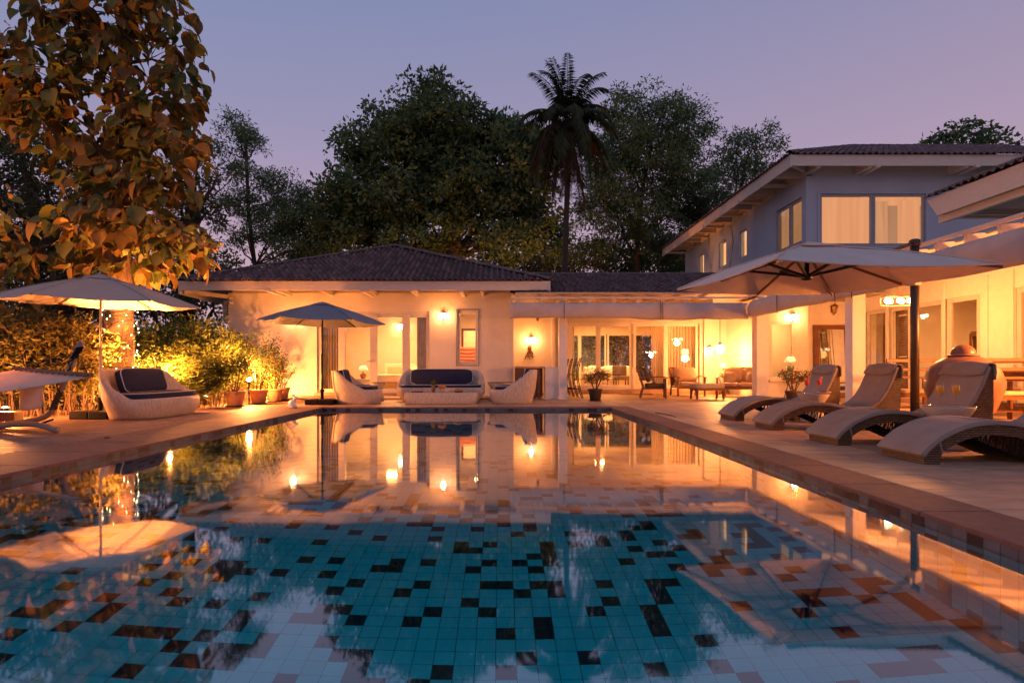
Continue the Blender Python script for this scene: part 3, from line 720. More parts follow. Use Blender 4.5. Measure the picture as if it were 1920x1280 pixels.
# nook walls at the far end
def ny(px, Y=18.2): return fx(px, Y)
b = MB(); wall_y(b, 18.1, 18.3, 8.2, ny(1515, 18.1), 0, 3.0, [(8.34, 9.06, .55, 2.32)]); b.box(8.2, 8.4, 18.3, TY, 0, 3.0)
wall_y(b, 18.5, 18.7, ny(1515, 18.1), RX + .2, 0, 3.0); obj('nook_wall', b, M['white'], RW, world=True)
frame_y('nook_window', RW, 18.12, 8.34, 9.06, .55, 2.32, .06, .07, m=M['white'])
b = MB(); b.box(8.28, 9.12, 18.02, 18.1, .49, .55); obj('window_sill', b, M['white'], RW, world=True)
b = MB(); b.box(8.41, 10.6, 20.2, 20.3, 0, 2.9); b.box(8.55, 8.8, 19.2, 19.25, .1, 1.9); obj('room_wall', b, M['plaster'], RW, world=True)
ceiling_light(RW, 9.3, 19.3, 2.9, 22)
zd = .85 + .15 * RX                                     # top of the glass
leaves = []
ylist = [(fy(1622, RX), fy(1662, RX)), (fy(1664, RX), fy(1706, RX)), (fy(1708, RX), fy(1768, RX)), (fy(1772, RX), fy(1836, RX))]
yA, yB = fy(1838, RX), fy(1618, RX)
yW0, yW1 = 7.2, fy(1902, RX)
b = MB(); wall_x(b, RX, RX + .2, 2.0, 18.5, 0, 3.3, [(yA, yB, .12, zd + .1), (yW0, yW1, .12, zd + .1)]); obj('front_wall', b, M['white'], RW, world=True)
for a, c in ylist: frame_x('glazed_door', RW, RX + .04, c + .01, a - .01, .12, zd + .1, .11, .07, m=M['frame'])
ym = (yW0 + yW1) / 2; frame_x('glazed_door', RW, RX + .04, ym, yW1, .12, zd + .1, .11, .07); frame_x('glazed_door', RW, RX + .04, yW0, ym - .01, .12, zd + .1, .11, .07)
b = MB()
for px in (1664, 1707, 1770, 1850, 1898): y = fy(px, RX); b.box(RX - .03, RX - .002, y - .05, y + .05, .1, 2.98)
each('moulding', b, M['white'], RW, world=True, bevel=.006)
b = MB(); b.box(RX - .3, RX - .002, 2, 18.4, 0, .12); obj('step', b, M['stone'], RW, world=True, bevel=.01)
b = MB(); b.box(RX + .2, RX + 4.2, 2, 18.4, .02, .12); obj('inner_floor', b, M['stone'], RW, world=True)
b = MB(); b.box(RX + .2, RX + 4.2, 2, 18.5, 2.95, 3.02); obj('inner_ceiling', b, M['plaster'], RW, world=True)
b = MB(); b.box(RX + 4.2, RX + 4.35, 2, 18.5, .1, 2.95); b.box(RX + .2, RX + 4.2, 18.5, 18.6, .1, 2.95); b.box(RX + .2, RX + 4.2, 2.0, 2.1, .1, 2.95); b.box(RX + .2, RX + 3.4, 11.75, 11.85, .1, 2.95)
each('inner_wall', b, M['plaster'], RW, world=True)
curtain('curtain', RW, fy(1624, RX), fy(1645, RX), RX + .3, .15, 2.8, M['curtain'], 5, .05, along='y')
curtain('curtain', RW, fy(1816, RX), fy(1836, RX), RX + .3, .15, 2.8, M['curtain'], 5, .05, along='y')
curtain('curtain', RW, fy(1900, RX), fy(1990, RX), RX + .3, .15, 2.8, M['curtain'], 8, .05, along='y')
# louvred wooden shutters folded inside the doors
for px0, px1 in ((1645, 1661), (1668, 1692)):
    y1, y0 = fy(px0, RX), fy(px1, RX)
    bb = MB(); x = RX + .17; bb.box(x, x + .04, y0, y0 + .07, .15, zd); bb.box(x, x + .04, y1 - .07, y1, .15, zd); bb.box(x, x + .04, y0 + .07, y1 - .07, zd - .1, zd); bb.box(x, x + .04, y0 + .07, y1 - .07, .15, .35); bb.box(x, x + .04, y0 + .07, y1 - .07, 1.1, 1.2)
    s_ = obj('louvred_shutter', bb, M['wood'], RW, world=True)
    sm = MB(); sm.cbox((0, 0, 0), (.012, y1 - y0 - .16, .055), ry=R(35)); sme = mesh_of(sm, M['wood'], name='slat')
    for k in range(36):
        z = .38 + k * .055
        if abs(z - 1.15) < .07 or z > zd - .12: continue
        q = bpy.data.objects.new('slat', sme); COL.objects.link(q); q.parent = s_; q.location = Vector((x + .02, (y0 + y1) / 2, z)) - RW.location
# glass fronted cabinet seen inside
CB = thing('display_cabinet', 'brown glazed display cabinet with glassware seen through the glass doors', 'cabinet', (RX + 2.6, 15.9, .12))
b = MB(); b.box(-.35, .35, -.5, .5, 0, .12); b.box(-.35, .35, -.5, .5, 1.72, 1.8); b.box(.31, .35, -.5, .5, .12, 1.72); b.box(-.31, .31, -.5, -.46, .12, 1.72); b.box(-.31, .31, .46, .5, .12, 1.72); obj('case', b, M['wood'], CB)
for s_ in (-1, 1):
    b = MB(); y0, y1 = (-.5, -.01) if s_ < 0 else (.01, .5)
    b.box(-.39, -.352, y0, y0 + .09, .1, 1.75); b.box(-.39, -.352, y1 - .09, y1, .1, 1.75); b.box(-.39, -.352, y0 + .09, y1 - .09, 1.66, 1.75); b.box(-.39, -.352, y0 + .09, y1 - .09, .1, .3); obj('door', b, M['wood'], CB)
for k in range(4):
    b = MB(); b.box(-.3, .3, -.45, .45, .4 + k * .33, .42 + k * .33); obj('shelf', b, M['wood'], CB)
    b = MB()
    for j in range(6): b.lathe([(.03, 0), (.035, .02), (.012, .05), (.045, .1), (.05, .16)], (-.2, -.38 + j * .15, .42 + k * .33), 8)
    obj('glassware', b, M['linen'], CB, kind='stuff')
ceiling_light(RW, RX + 2.0, 15.0, 2.93, 85, sx=1.2); ceiling_light(RW, RX + 2.0, 10, 2.93, 60, sx=1.2)
# lean-to roof over the right terrace
zA = fz(405, fy(1920, 7.05)); zB = 3.32
b = MB(); b.add([(7.35, 2, zA + .03), (RX, 2, zB + .03), (RX, 18.5, zB + .03), (7.35, 17.2, zA + .03)], [(0, 1, 2, 3)]); b2_ = MB(); b2_.grid([[Vector((7.35, y, zA + .01)), Vector((RX, y, zB + .01))] for y in (2, 18.4)], .03)
obj('lean_to_ceiling', b2_, M['soffit'], RW, world=True)
b = MB(); b.box(7.0, 7.06, 2, 16.6, zA - .02, zA + .04); obj('eave_rail', b, M['trim'], RW, world=True)
rm2 = MB(); rm2.box(0, 2.6, -.035, .035, -.065, .065); rme2 = mesh_of(rm2, M['trim'], name='rafter')
for k in range(24):
    o = bpy.data.objects.new('rafter', rme2); COL.objects.link(o); o.parent = RW; o.location = Vector((7.06, 2.3 + k * .6, zA - .09)) - RW.location; o.rotation_euler = (0, -R(6.5), 0)
b = MB(); b.box(7.18, 7.3, 2, 16.6, 2.72, 2.8); obj('blind_beam', b, M['trim'], RW, world=True)

# high eave of the right wing, running towards the camera
GXE, GYF = 9.66, 13.25
GR = thing('upper_wing_roof', 'clay tiled roof with a broad cream fascia at the right edge of the view', 'roof', (GXE, GYF, 3.4))
gzt, gzb = .85 + .397 * GXE, .85 + .353 * GXE
b = MB(); b.add([(GXE, 2, gzt), (GXE, GYF + .03, gzt), (GXE, GYF - .28, gzb), (GXE, 2, gzb), (GXE + .06, 2, gzt), (GXE + .06, GYF + .03, gzt), (GXE + .06, GYF - .28, gzb), (GXE + .06, 2, gzb)], [(0, 1, 2, 3), (7, 6, 5, 4), (0, 4, 5, 1), (1, 5, 6, 2), (2, 6, 7, 3), (3, 7, 4, 0)]); obj('fascia', b, M['trim'], GR, world=True)
b = MB(); b.box(GXE + .16, GXE + .26, 2, GYF - .1, gzb - .13, gzb + .02); obj('under_fascia', b, M['trim'], GR, world=True)
b = MB(); b.box(GXE + .06, 14, GYF - .30, GYF - .20, gzb + .02, gzb + .26); obj('end_fascia', b, M['trim'], GR, world=True)
b = MB(); b.box(GXE + .262, 14, GYF - .198, GYF - .1, gzb - .03, gzb + .10); obj('end_beam', b, M['trim'], GR, world=True)
b = MB(); b.box(GXE + .262, 14, 2, GYF - .31, gzb + .12, gzb + .15); obj('soffit', b, M['soffit'], GR, world=True)
b = MB(); b.box(13.2, 13.4, 2, GYF - .32, 3.3, gzb + .119); obj('wall', b, M['upper'], GR, world=True)
b = MB(); b.add([(GXE, 2, gzt - .01), (GXE, GYF, gzt - .01), (13.5, GYF - 3, gzt + 1.5), (13.5, 2, gzt + 1.5)], [(0, 1, 2, 3)]); obj('roof_deck', b, M['darkbark'], GR, world=True)
RT = MB(); tile_slope(RT, (GXE + .5, GYF, gzt + .22), (GXE + .5, 2, gzt + .22), (1, 0, .40), 4.0, .8, 0, tw=.2, th=.30, amp=.03); obj('roof_tiles', RT, M['rooftile'], GR, world=True, kind='stuff')
vb = MB(); n_ = 9; vs = []
for x in (0, .34):
    for q in range(n_):
        u = q / (n_ - 1); vs.append((x, u * .20, .03 + (.035 if x == 0 else 0) + .035 * math.sin(u * math.pi * 2)))
fs = [(q, q + 1, q + n_ + 1, q + n_) for q in range(n_ - 1)]; m0 = len(vs); vs += [(x, y, z - .028) for x, y, z in vs[:n_]]
fs += [(q, q + m0, q + m0 + 1, q + 1) for q in range(n_ - 1)]; vb.add(vs, fs); vme = mesh_of(vb, M['ridgetile'], name='tile')
for r_ in range(2):
    for k in range(50):
        o = bpy.data.objects.new('tile', vme); COL.objects.link(o); o.parent = GR
        o.location = Vector((GXE - .07 + r_ * .29, GYF - .2 - k * .2, gzt + .0 + r_ * .115 + random.uniform(-.008, .012))) - GR.location
        o.rotation_euler = (random.uniform(-.05, .05), -R(21.8) + random.uniform(-.04, .04), random.uniform(-.03, .03))

# ================================================================== UPPER STOREY house
UX, UY = 9.8, 18.8; UYf = 30.9
UP = thing('two_storey_house', 'pale blue grey two storey house with lit upper windows and wide eaves', 'building', (UX, UY, 3))
uz = fz(327, UY); zw1, zw0 = fz(367, UY), fz(458, UY)
fwx0, fwx1 = fx(1541, UY), fx(1730, UY)
sw = [(fy(1503, UX), fy(1454, UX), 4.98, 6.48), (fy(1400, UX), fy(1386, UX), 5.38, 6.50), (fy(1361.5, UX), fy(1347.6, UX), 5.38, 6.50), (fy(1320, UX), fy(1310, UX), 5.3, 6.50)]
b = MB(); wall_y(b, UY, UY + .22, UX, UX + 9, 2.9, uz, [(fwx0 - .06, fwx1 + .1, zw0 - .06, zw1 + .06)]); wall_x(b, UX, UX + .22, UY + .22, UYf, 2.9, uz - .05, sw)
b.box(UX, UX + 9, UYf, UYf + .2, 2.9, uz - .05); obj('wall', b, M['upper'], UP, world=True)
b = MB(); b.box(UX - .012, UX + .02, UY + .9, UY + .902, 4, 4.01); 
fm = (fx(1638, UY))
for a, c in ((fwx0 - .06, fm), (fm, fwx1 + .1)):
    frame_y('window', UP, UY + .03, a + .003, c - .003, zw0 - .06, zw1 + .06, .075, .08, m=M['darkframe'])
b = MB(); b.box(fwx0 - .14, fwx0 - .062, UY - .03, UY + .04, zw0 - .12, zw1 + .12); b.box(fwx1 + .102, fwx1 + .18, UY - .03, UY + .04, zw0 - .12, zw1 + .12); b.box(fwx0 - .062, fwx1 + .102, UY - .03, UY + .04, zw1 + .062, zw1 + .12); b.box(fwx0 - .062, fwx1 + .102, UY - .04, UY + .04, zw0 - .12, zw0 - .062)
obj('window_surround', b, M['upper'], UP, world=True)
def glowing_mat(name, c, c2, s, scale=1.2, stretch=None):
    m = bpy.data.materials.new(name); m.use_nodes = True; t = m.node_tree; t.nodes.clear(); N, L = t.nodes, t.links
    o = N.new('ShaderNodeOutputMaterial'); e = N.new('ShaderNodeEmission'); tc = N.new('ShaderNodeTexCoord'); mp = N.new('ShaderNodeMapping'); mp.inputs['Scale'].default_value = stretch or (1, 1, 1)
    nz = N.new('ShaderNodeTexNoise'); nz.inputs['Scale'].default_value = scale; rp = N.new('ShaderNodeValToRGB'); rp.color_ramp.elements[0].color = (*c, 1); rp.color_ramp.elements[1].color = (*c2, 1)
    rp.color_ramp.elements[0].position = .3; rp.color_ramp.elements[1].position = .7
    L.new(tc.outputs['Object'], mp.inputs[0]); L.new(mp.outputs[0], nz.inputs[0]); L.new(nz.outputs[0], rp.inputs[0]); L.new(rp.outputs[0], e.inputs[0]); e.inputs[1].default_value = s; L.new(e.outputs[0], o.inputs[0]); return m
M['glowblind'] = glowing_mat('glowing_blind', (.60, .245, .10), (.52, .205, .082), 1.0, 1.5, (5, 1, .15))  # upper room surfaces emit in place of lamplight falling on them
M['glowroom'] = glowing_mat('glowing_room_wall', (.36, .16, .07), (.26, .115, .05), 1.0, 1.2, (1, 1, .3))
M['glowpane'] = glowing_mat('glowing_curtain', (.80, .38, .15), (.70, .30, .11), 1.25, 2)
pane_only('roller_blind', UP, fwx0, fm - .06, UY + .18, zw0, zw1, M['glowblind'])
pane_only('room_beyond', UP, fm + .05, fwx1 + .8, UY + .75, zw0 - .05, zw1 + .9, M['glowroom'])
curtain('curtain', UP, fm + .12, fm + .75, UY + .45, zw0, zw1 - .05, glowing_mat('glowing_sheer', (.50, .22, .095), (.40, .17, .07), 1.0, 3, (4, 1, .2)), 7, .04)
pane_only('room_ceiling', UP, fm + .05, fwx1 + .8, UY + .70, zw1 - .12, zw1 + .88, M['glowblind'])
pane_only('roller_blind', UP, fx(1692, UY), fwx1 + .06, UY + .22, zw0, zw1 - .08, M['glowblind'])
for i, (ya, yb, za, zb_) in enumerate(sw):
    yy0, yy1 = min(ya, yb), max(ya, yb)
    if i == 0:
        ymid = (yy0 + yy1) / 2 - .05
        frame_x('window', UP, UX + .05, yy0 + .01, ymid, za + .01, zb_ - .01, .07, .08, m=M['darkframe']); frame_x('window', UP, UX + .05, ymid + .01, yy1 - .01, za + .01, zb_ - .01, .07, .08, m=M['darkframe'])
    else: frame_x('window', UP, UX + .05, yy0 + .01, yy1 - .01, za + .01, zb_ - .01, .05, .08, m=M['upper'])
    p = MB(); p.box(UX + .24, UX + .26, yy0 - .2, yy1 + .3, za - .1, zb_ + .1)
    obj('glowing_curtain', p, M['glowroom'] if i == 0 else M['glowpane'], UP, world=True)
uez = fz(291, 18.06); uex = 8.92; uey = 18.06; uf0 = fz(313, 18.06)
b = MB(); b.box(uex + .05, UX + 9.8, uey, uey + .05, uf0 + .04, uez + .022); b.box(uex, uex + .05, uey - .02, UYf + 1.4, uf0, uez + .022); obj('fascia', b, M['trim'], UP, world=True)
b = MB(); nx_ = 5
for k in range(nx_): b.box(uex + .06, UX + 9.8, uey + .06 + k * .155, uey + .205 + k * .155, uez - .10, uez - .08)
for k in range(44): b.box(uex + .06, UX + .0, UY + .05 + k * .3, UY + .34 + k * .3, uez - .10, uez - .08)
obj('soffit', b, M['soffit'], UP, world=True)
b = MB()
for px in (1648, 1835): b.box(fx(px - 4, 18), fx(px + 4, 18), uey - .05, UY + .1, uf0 - .02, uf0 + .08)
for px in (1614, 1790, 1520): b.box(fx(px - 4, 18.6), fx(px + 4, 18.6), uey + .06, UY + .1, uf0 + .0, uf0 + .26)
for k in range(7): y = UY + 1.2 + k * 1.9; b.box(uex - .04, UX + .1, y, y + .1, uf0 - .02, uf0 + .09)
for k in range(7): y = UY + .3 + k * 1.9; b.box(uex + .06, UX + .1, y, y + .1, uf0 + .0, uf0 + .24)
b.bar((uex + .1, uey + .1, uf0 + .16), (UX + .1, UY + .1, uf0 + .16), .1, .2)
each('rafter_end', b, M['trim'], UP, world=True)
b = MB(); b.box(UX, UX + 9, UY + .002, UY + .2, uz, uez - .102); b.box(UX + .002, UX + .2, UY, UYf, uz - .05, uez - .102); obj('wall_head', b, M['trim'], UP, world=True)
b = MB(); b.tube([(UX - .02, 24.9, 7.0), (UX - .03, 24.6, 6.2), (UX - .03, 24.9, 5.4), (UX - .03, 25.4, 4.7), (UX - .03, 26.2, 4.4)], .008, 5); obj('cable', b, M['blackmetal'], UP, world=True)
# hipped roof
ps = 4.6; rz_ = uez + ps * .43
A_, B_ = Vector((uex - .05, uey - .05, uez + .02)), Vector((UX + 9.8, uey - .05, uez + .02))
apx = uex + ps * 1.02
RT = MB(); up = Vector((0, ps, rz_ - uez)); Lu = up.length
tile_slope(RT, A_, B_, up, Lu, ps * 1.02 / Lu, 0, tw=.2, th=.33, amp=.03)
C_ = Vector((uex - .05, UYf + 1.4, uez + .02)); up2 = Vector((ps * 1.02, 0, rz_ - uez)); L2 = up2.length
tile_slope(RT, A_, C_, up2, L2, ps / L2, ps / L2, tw=.2, th=.33, amp=.03)
obj('roof_tiles', RT, M['rooftile'], UP, world=True, kind='stuff')
b = MB(); P1, P2 = Vector((apx, uey + ps, rz_)), Vector((UX + 9.8, uey + ps, rz_)); P3 = Vector((apx, UYf + 1.4 - ps, rz_))
b.add([A_, B_, P2, P1, C_, P3, P2 + Vector((0, 8, -1))], [(0, 1, 2, 3), (0, 3, 5, 4), (3, 2, 6, 5)]); obj('roof_deck', b, M['darkbark'], UP, world=True)
ridge_line(UP, A_ + Vector((0, 0, .04)), P1 + Vector((0, 0, .05)), 20, .10); ridge_line(UP, P1 + Vector((0, 0, .05)), P2 + Vector((0, 0, .05)), 18, .10)
# ================================================================== FURNITURE AND OBJECTS
def sup(t, a, b, e=2.6):
    c, s = math.cos(t), math.sin(t)
    return a * math.copysign(abs(c) ** (2 / e), c), b * math.copysign(abs(s) ** (2 / e), s)
def bowl_body(w, d, hb, hf, flare=.86, e=2.8, seat=.30, rim=.07, n=56, lean=.06, drop=1.6):
    """woven tub: faces -y, rim high at the back (+y) and sweeping down to a low front"""
    def height(t):
        y = math.sin(t); k = (y + 1) / 2; k = max(0, min(1, (k - .30) / .55)); k = k * k * (3 - 2 * k)
        return hf + (hb - hf) * k
    rings = []
    for f, g in ((0, flare), (.12, flare + .035), (.45, 1.0), (.8, 1.0), (.97, .985), (1.0, .965)):
        r_ = []
        for i in range(n):
            t = 2 * math.pi * i / n; x, y = sup(t, w / 2 * g, d / 2 * g, e); h = height(t)
            z = h * f; y += lean * max(0, z - .3) / .5 * (1 if math.sin(t) > 0 else 0)
            r_.append(Vector((x, y, z)))
        rings.append(r_)
    def inner(g, zf, off=0):
        r_ = []
        for i in range(n):
            t = 2 * math.pi * i / n; x, y = sup(t, w / 2 - rim * g, d / 2 - rim * g, e); h = height(t); z = zf(h)
            y += lean * max(0, z - .3) / .5 * (1 if math.sin(t) > 0 else 0)
            r_.append(Vector((x, y, z)))
        return r_
    rings.append(inner(.75, lambda h: h + .004)); rings.append(inner(1.15, lambda h: h - .015)); rings.append(inner(1.6, lambda h: max(seat, h * .6 + seat * .4 - .02))); rings.append(inner(2.0, lambda h: seat - .02)); 
    b = MB(); vs = [q for r_ in rings for q in r_]; fs = []
    for j in range(len(rings) - 1):
        for i in range(n): fs.append((j * n + i, j * n + (i + 1) % n, (j + 1) * n + (i + 1) % n, (j + 1) * n + i))
    fs.append(tuple(range(n))[::-1]); fs.append(tuple((len(rings) - 1) * n + i for i in range(n)))
    b.add(vs, fs); return b
def cushion(w, d, h, e=5, n=40, puff=.25, wob=0):
    rings = []; b = MB()
    for f, g in ((0, .93), (.12, .985), (.5, 1), (.88, .985), (1, .93), (1 + puff * .5, .6)):
        rings.append([Vector((*sup(2 * math.pi * i / n, w / 2 * g, d / 2 * g, e), h * f + (wob * math.sin(i * 1.7 + f * 4) if f > .2 else 0))) for i in range(n)])
    vs = [q for r_ in rings for q in r_]; fs = []
    for j in range(len(rings) - 1):
        for i in range(n): fs.append((j * n + i, j * n + (i + 1) % n, (j + 1) * n + (i + 1) % n, (j + 1) * n + i))
    fs.append(tuple(range(n))[::-1]); c = len(vs); vs.append(Vector((0, 0, h * (1 + puff * .6)))); L = (len(rings) - 1) * n
    fs += [(L + i, L + (i + 1) % n, c) for i in range(n)]
    return b.add(vs, fs)
def piping(w, d, z, e=5, r_=.009, n=40):
    b = MB(); pts = [Vector((*sup(2 * math.pi * i / n, w / 2 * .985, d / 2 * .985, e), z)) for i in range(n + 1)]
    return b.tube(pts, r_, 5, cap=False)
def xf(mb, m): mb.v = [tuple(m @ Vector(q)) for q in mb.v]; return mb
def back_cushion_m(y, z, tilt): return Matrix.Translation((0, y, z)) @ Matrix.Rotation(R(90) - tilt, 4, 'X')
def wicker_sofa(label, w, d, loc, rz, hb=.84, hf=.40, bw=None, group=None, arm=False):
    T = thing('wicker_armchair' if arm else 'wicker_sofa', label, 'armchair' if arm else 'sofa', loc, rz, group)
    obj('woven_body', bowl_body(w, d, hb, hf, seat=.27), M['whitewicker'], T, smooth=True)
    sw_, sd = w - .26, d - .30
    s_ = obj('seat_cushion', xf(cushion(sw_, sd, .14, wob=.003), Matrix.Translation((0, -.02, .31))), M['navy'], T, smooth=True)
    obj('piping', xf(piping(sw_, sd, .445), Matrix.Identity(4)), M['piping'], s_, smooth=True, loc=(0, -.02, 0))
    bw = bw or w - .36; hh = hb - .40
    m = Matrix.Translation((0, d / 2 - .20, .40 + hh / 2)) @ Matrix.Rotation(R(74), 4, 'X')
    c = obj('back_cushion', xf(cushion(bw, hh, .13, e=6, wob=.004, puff=.3), m), M['navy'], T, smooth=True)
    obj('piping', xf(piping(bw, hh, .125, e=6), m), M['piping'], c, smooth=True)
    return T
wicker_sofa('pale wicker sofa with navy cushions under the left parasol, facing the pool', 2.25, .98, (-6.42, 10.9, 0), R(90) , hb=.86, hf=.35, bw=1.35)
cxs = fx(827, 16.2)
wicker_sofa('pale wicker sofa with navy cushions facing the camera behind the low wicker coffee table', 2.42, .95, (cxs, 16.2, 0), 0, hb=.86, hf=.37, bw=1.75)
wicker_sofa('pale wicker armchair left of the coffee table, beside the darker parasol', 1.0, 1.18, (fx(671, 14.9), 14.95, 0), R(90), hb=.84, hf=.36, bw=.6, group=None, arm=True)
wicker_sofa('pale wicker armchair right of the coffee table, turned to the left', 1.0, 1.15, (fx(961, 14.9), 14.95, 0), R(-90), hb=.86, hf=.36, bw=.6, arm=True)
# coffee table
T = thing('coffee_table', 'long low pale wicker coffee table in front of the middle sofa', 'table', (fx(827.5, 14.8), 14.85, 0))
b = MB(); n = 60
rings = [[Vector((*sup(2 * math.pi * i / n, .93 * g, .36 * g, 5), z)) for i in range(n)] for z, g in ((0, .95), (.04, .97), (.14, 1), (.24, .995), (.28, .97), (.285, .9))]
b.add([q for r_ in rings for q in r_], [(j * n + i, j * n + (i + 1) % n, (j + 1) * n + (i + 1) % n, (j + 1) * n + i) for j in range(5) for i in range(n)] + [tuple(range(n))[::-1], tuple(5 * n + i for i in range(n))])
obj('woven_body', b, M['whitewicker'], T, smooth=True)
b = MB(); b.add([Vector((*sup(2 * math.pi * i / n, .86, .31, 5), z)) for z in (.287, .294) for i in range(n)], [(i, (i + 1) % n, n + (i + 1) % n, n + i) for i in range(n)] + [tuple(n + i for i in range(n)), tuple(range(n))[::-1]]); obj('glass_top', b, M['drinkglass'], T)
tz = .296; tx, ty_ = fx(827, 14.8), 14.8
T = thing('fruit_bowl', 'glass bowl of red and orange fruit on the low coffee table', 'bowl', (tx + .02, ty_, tz))
b = MB(); b.lathe([(.05, 0), (.055, .01), (.02, .02), (.03, .04), (.10, .09), (.13, .13), (.125, .13), (.09, .09), (.02, .05)], n=20); obj('glass_bowl', b, M['drinkglass'], T, smooth=True)
fruitm = [mat('apple_red', (.45, .06, .03), .35, (.5, .2, .05), 12), mat('orange_fruit', (.6, .20, .04), .5, (.5, .15, .03), 20)]
for k in range(7):
    a = k * 1.05; b = MB(); b.lathe([(.004, -.04), (.03, -.033), (.044, 0), (.032, .032), (.008, .036)], (0, 0, 0), 10)
    obj('fruit', b, fruitm[k % 2], T, smooth=True, loc=(.06 * math.cos(a) * (k > 0), .06 * math.sin(a) * (k > 0), .13 + .03 * (k == 0)))
T = thing('pineapple', 'small pineapple standing behind the fruit bowl on the coffee table', 'fruit', (tx - .20, ty_ + .06, tz))
b = MB(); b.lathe([(.03, 0), (.055, .03), (.06, .09), (.045, .15), (.02, .17)], n=12); obj('fruit_body', b, mat('pineapple_skin', (.28, .16, .04), .7, (.15, .10, .03), 40, bump=.006), T, smooth=True)
C_ = np.tile([[0, 0, .16]], (26, 1)); D0 = rng.normal(size=(26, 3)) * [.5, .5, .1] + [0, 0, 1]
link_mesh('leaf_crown', leaf_mesh('leaf_crown', C_, rng.uniform(.10, .17, 26), D0, M['f_pot'], .2), T)
T = thing('napkin_stack', 'dark folded cloth lying at the left end of the coffee table', 'cloth', (tx - .60, ty_, tz)); b = MB(); b.box(-.14, .14, -.10, .10, 0, .012); obj('cloth_fold', b, M['wood'], T, bevel=.004); b = MB(); b.box(-.135, .14, -.10, .095, .0125, .026); obj('cloth_fold', b, M['wood'], T, bevel=.004)
T = thing('bread_basket', 'small brown covered dish at the right end of the coffee table', 'dish', (tx + .43, ty_, tz)); b = MB(); b.lathe([(.09, 0), (.13, .02), (.135, .03)], n=20); obj('dish', b, M['brownwicker'], T, smooth=True); b = MB(); b.lathe([(.125, .032), (.11, .06), (.07, .085), (.01, .095)], n=20); obj('domed_lid', b, M['terracotta'], T, smooth=True)

def drum_table(label, x, y, r0=.27, h=.46, neck=.14, rt=.30, cell='finewicker', top='black'):
    T = thing('wicker_side_table', label, 'side table', (x, y, 0))
    b = MB(); b.lathe([(r0 * .96, 0), (r0, .02), (neck + .05, h * .30), (neck, h * .45), (neck + .02, h * .58), (rt * .80, h * .80), (rt, h * .97), (rt * .98, h)], n=36); obj('woven_body', b, M[cell], T, smooth=True)
    b = MB(); b.lathe([(rt + .005, h + .002), (rt + .01, h + .008), (rt + .005, h + .014)], n=36); obj('table_top', b, M['drinkglass'] if top == 'glass' else M['darkpot'], T, smooth=True)
    return T
h1, h2 = .455, .465
drum_table('pale wicker hourglass side table with two golden drinks between the two nearest loungers', fx(1777, 6.35), 6.35, rt=.245, h=h1, neck=.11, r0=.20, top='glass')
drum_table('pale wicker hourglass side table with two red drinks between the two farther loungers', fx(1525, 9.55), 9.55, rt=.235, h=h2, neck=.11, r0=.20, top='glass')
drum_table('pale side table between the left wicker armchair and the middle sofa', fx(709, 16.2), 16.1, rt=.20, h=.50, neck=.12, r0=.19)
drum_table('pale side table between the middle sofa and the right wicker armchair', fx(937, 16.4), 16.3, rt=.34, h=.50, neck=.2, r0=.3)
def flute(label, x, y, z, m, s=1.22):
    T = thing('drinking_glass', label, 'glass', (x, y, z))
    b = MB(); b.lathe([(.032, 0), (.034, .003), (.006, .010), (.0045, .03), (.0045, .075), (.012, .085), (.026, .105), (.032, .14), (.030, .18), (.026, .205), (.0245, .205), (.028, .18), (.0295, .14), (.024, .108), (.01, .09)], n=16)
    xf(b, Matrix.Scale(s, 4)); obj('stemmed_bowl', b, M['drinkglass'], T, smooth=True)
    b = MB(); b.lathe([(.008, .092), (.022, .108), (.0285, .14), (.027, .172), (.0265, .174)], n=16); xf(b, Matrix.Scale(s, 4)); obj('drink', b, m, T, smooth=True)
    if m is M['juice']: b = MB(); b.cbox((.028 * s, 0, .20 * s), (.03 * s, .006, .03 * s), ry=.6); obj('fruit_slice', b, fruitm[1], T)
z1 = h1 + .016; z2 = h2 + .016
flute('flute of golden drink, left one of the pair on the nearest side table', fx(1762, 6.3), 6.3, z1, M['wine'])
flute('flute of golden drink, right one of the pair on the nearest side table', fx(1792, 6.3), 6.3, z1, M['wine'])
flute('glass of red juice, left one of the pair on the farther side table', fx(1513, 9.5), 9.5, z2, M['juice'])
flute('glass of red juice, right of its pair on the farther side table by the plate', fx(1536, 9.5), 9.5, z2, M['juice'])
T = thing('plate', 'small plate with a red snack beside the red drinks', 'plate', (fx(1545, 9.45), 9.45, z2)); b = MB(); b.lathe([(.05, 0), (.10, .008), (.105, .016), (.09, .010), (.02, .006)], n=24); obj('rim', b, M['linen'], T, smooth=True)
b = MB(); b.lathe([(.08, .012), (.07, .03), (.03, .04), (.005, .041)], n=14); obj('snack', b, M['red'], T, smooth=True)

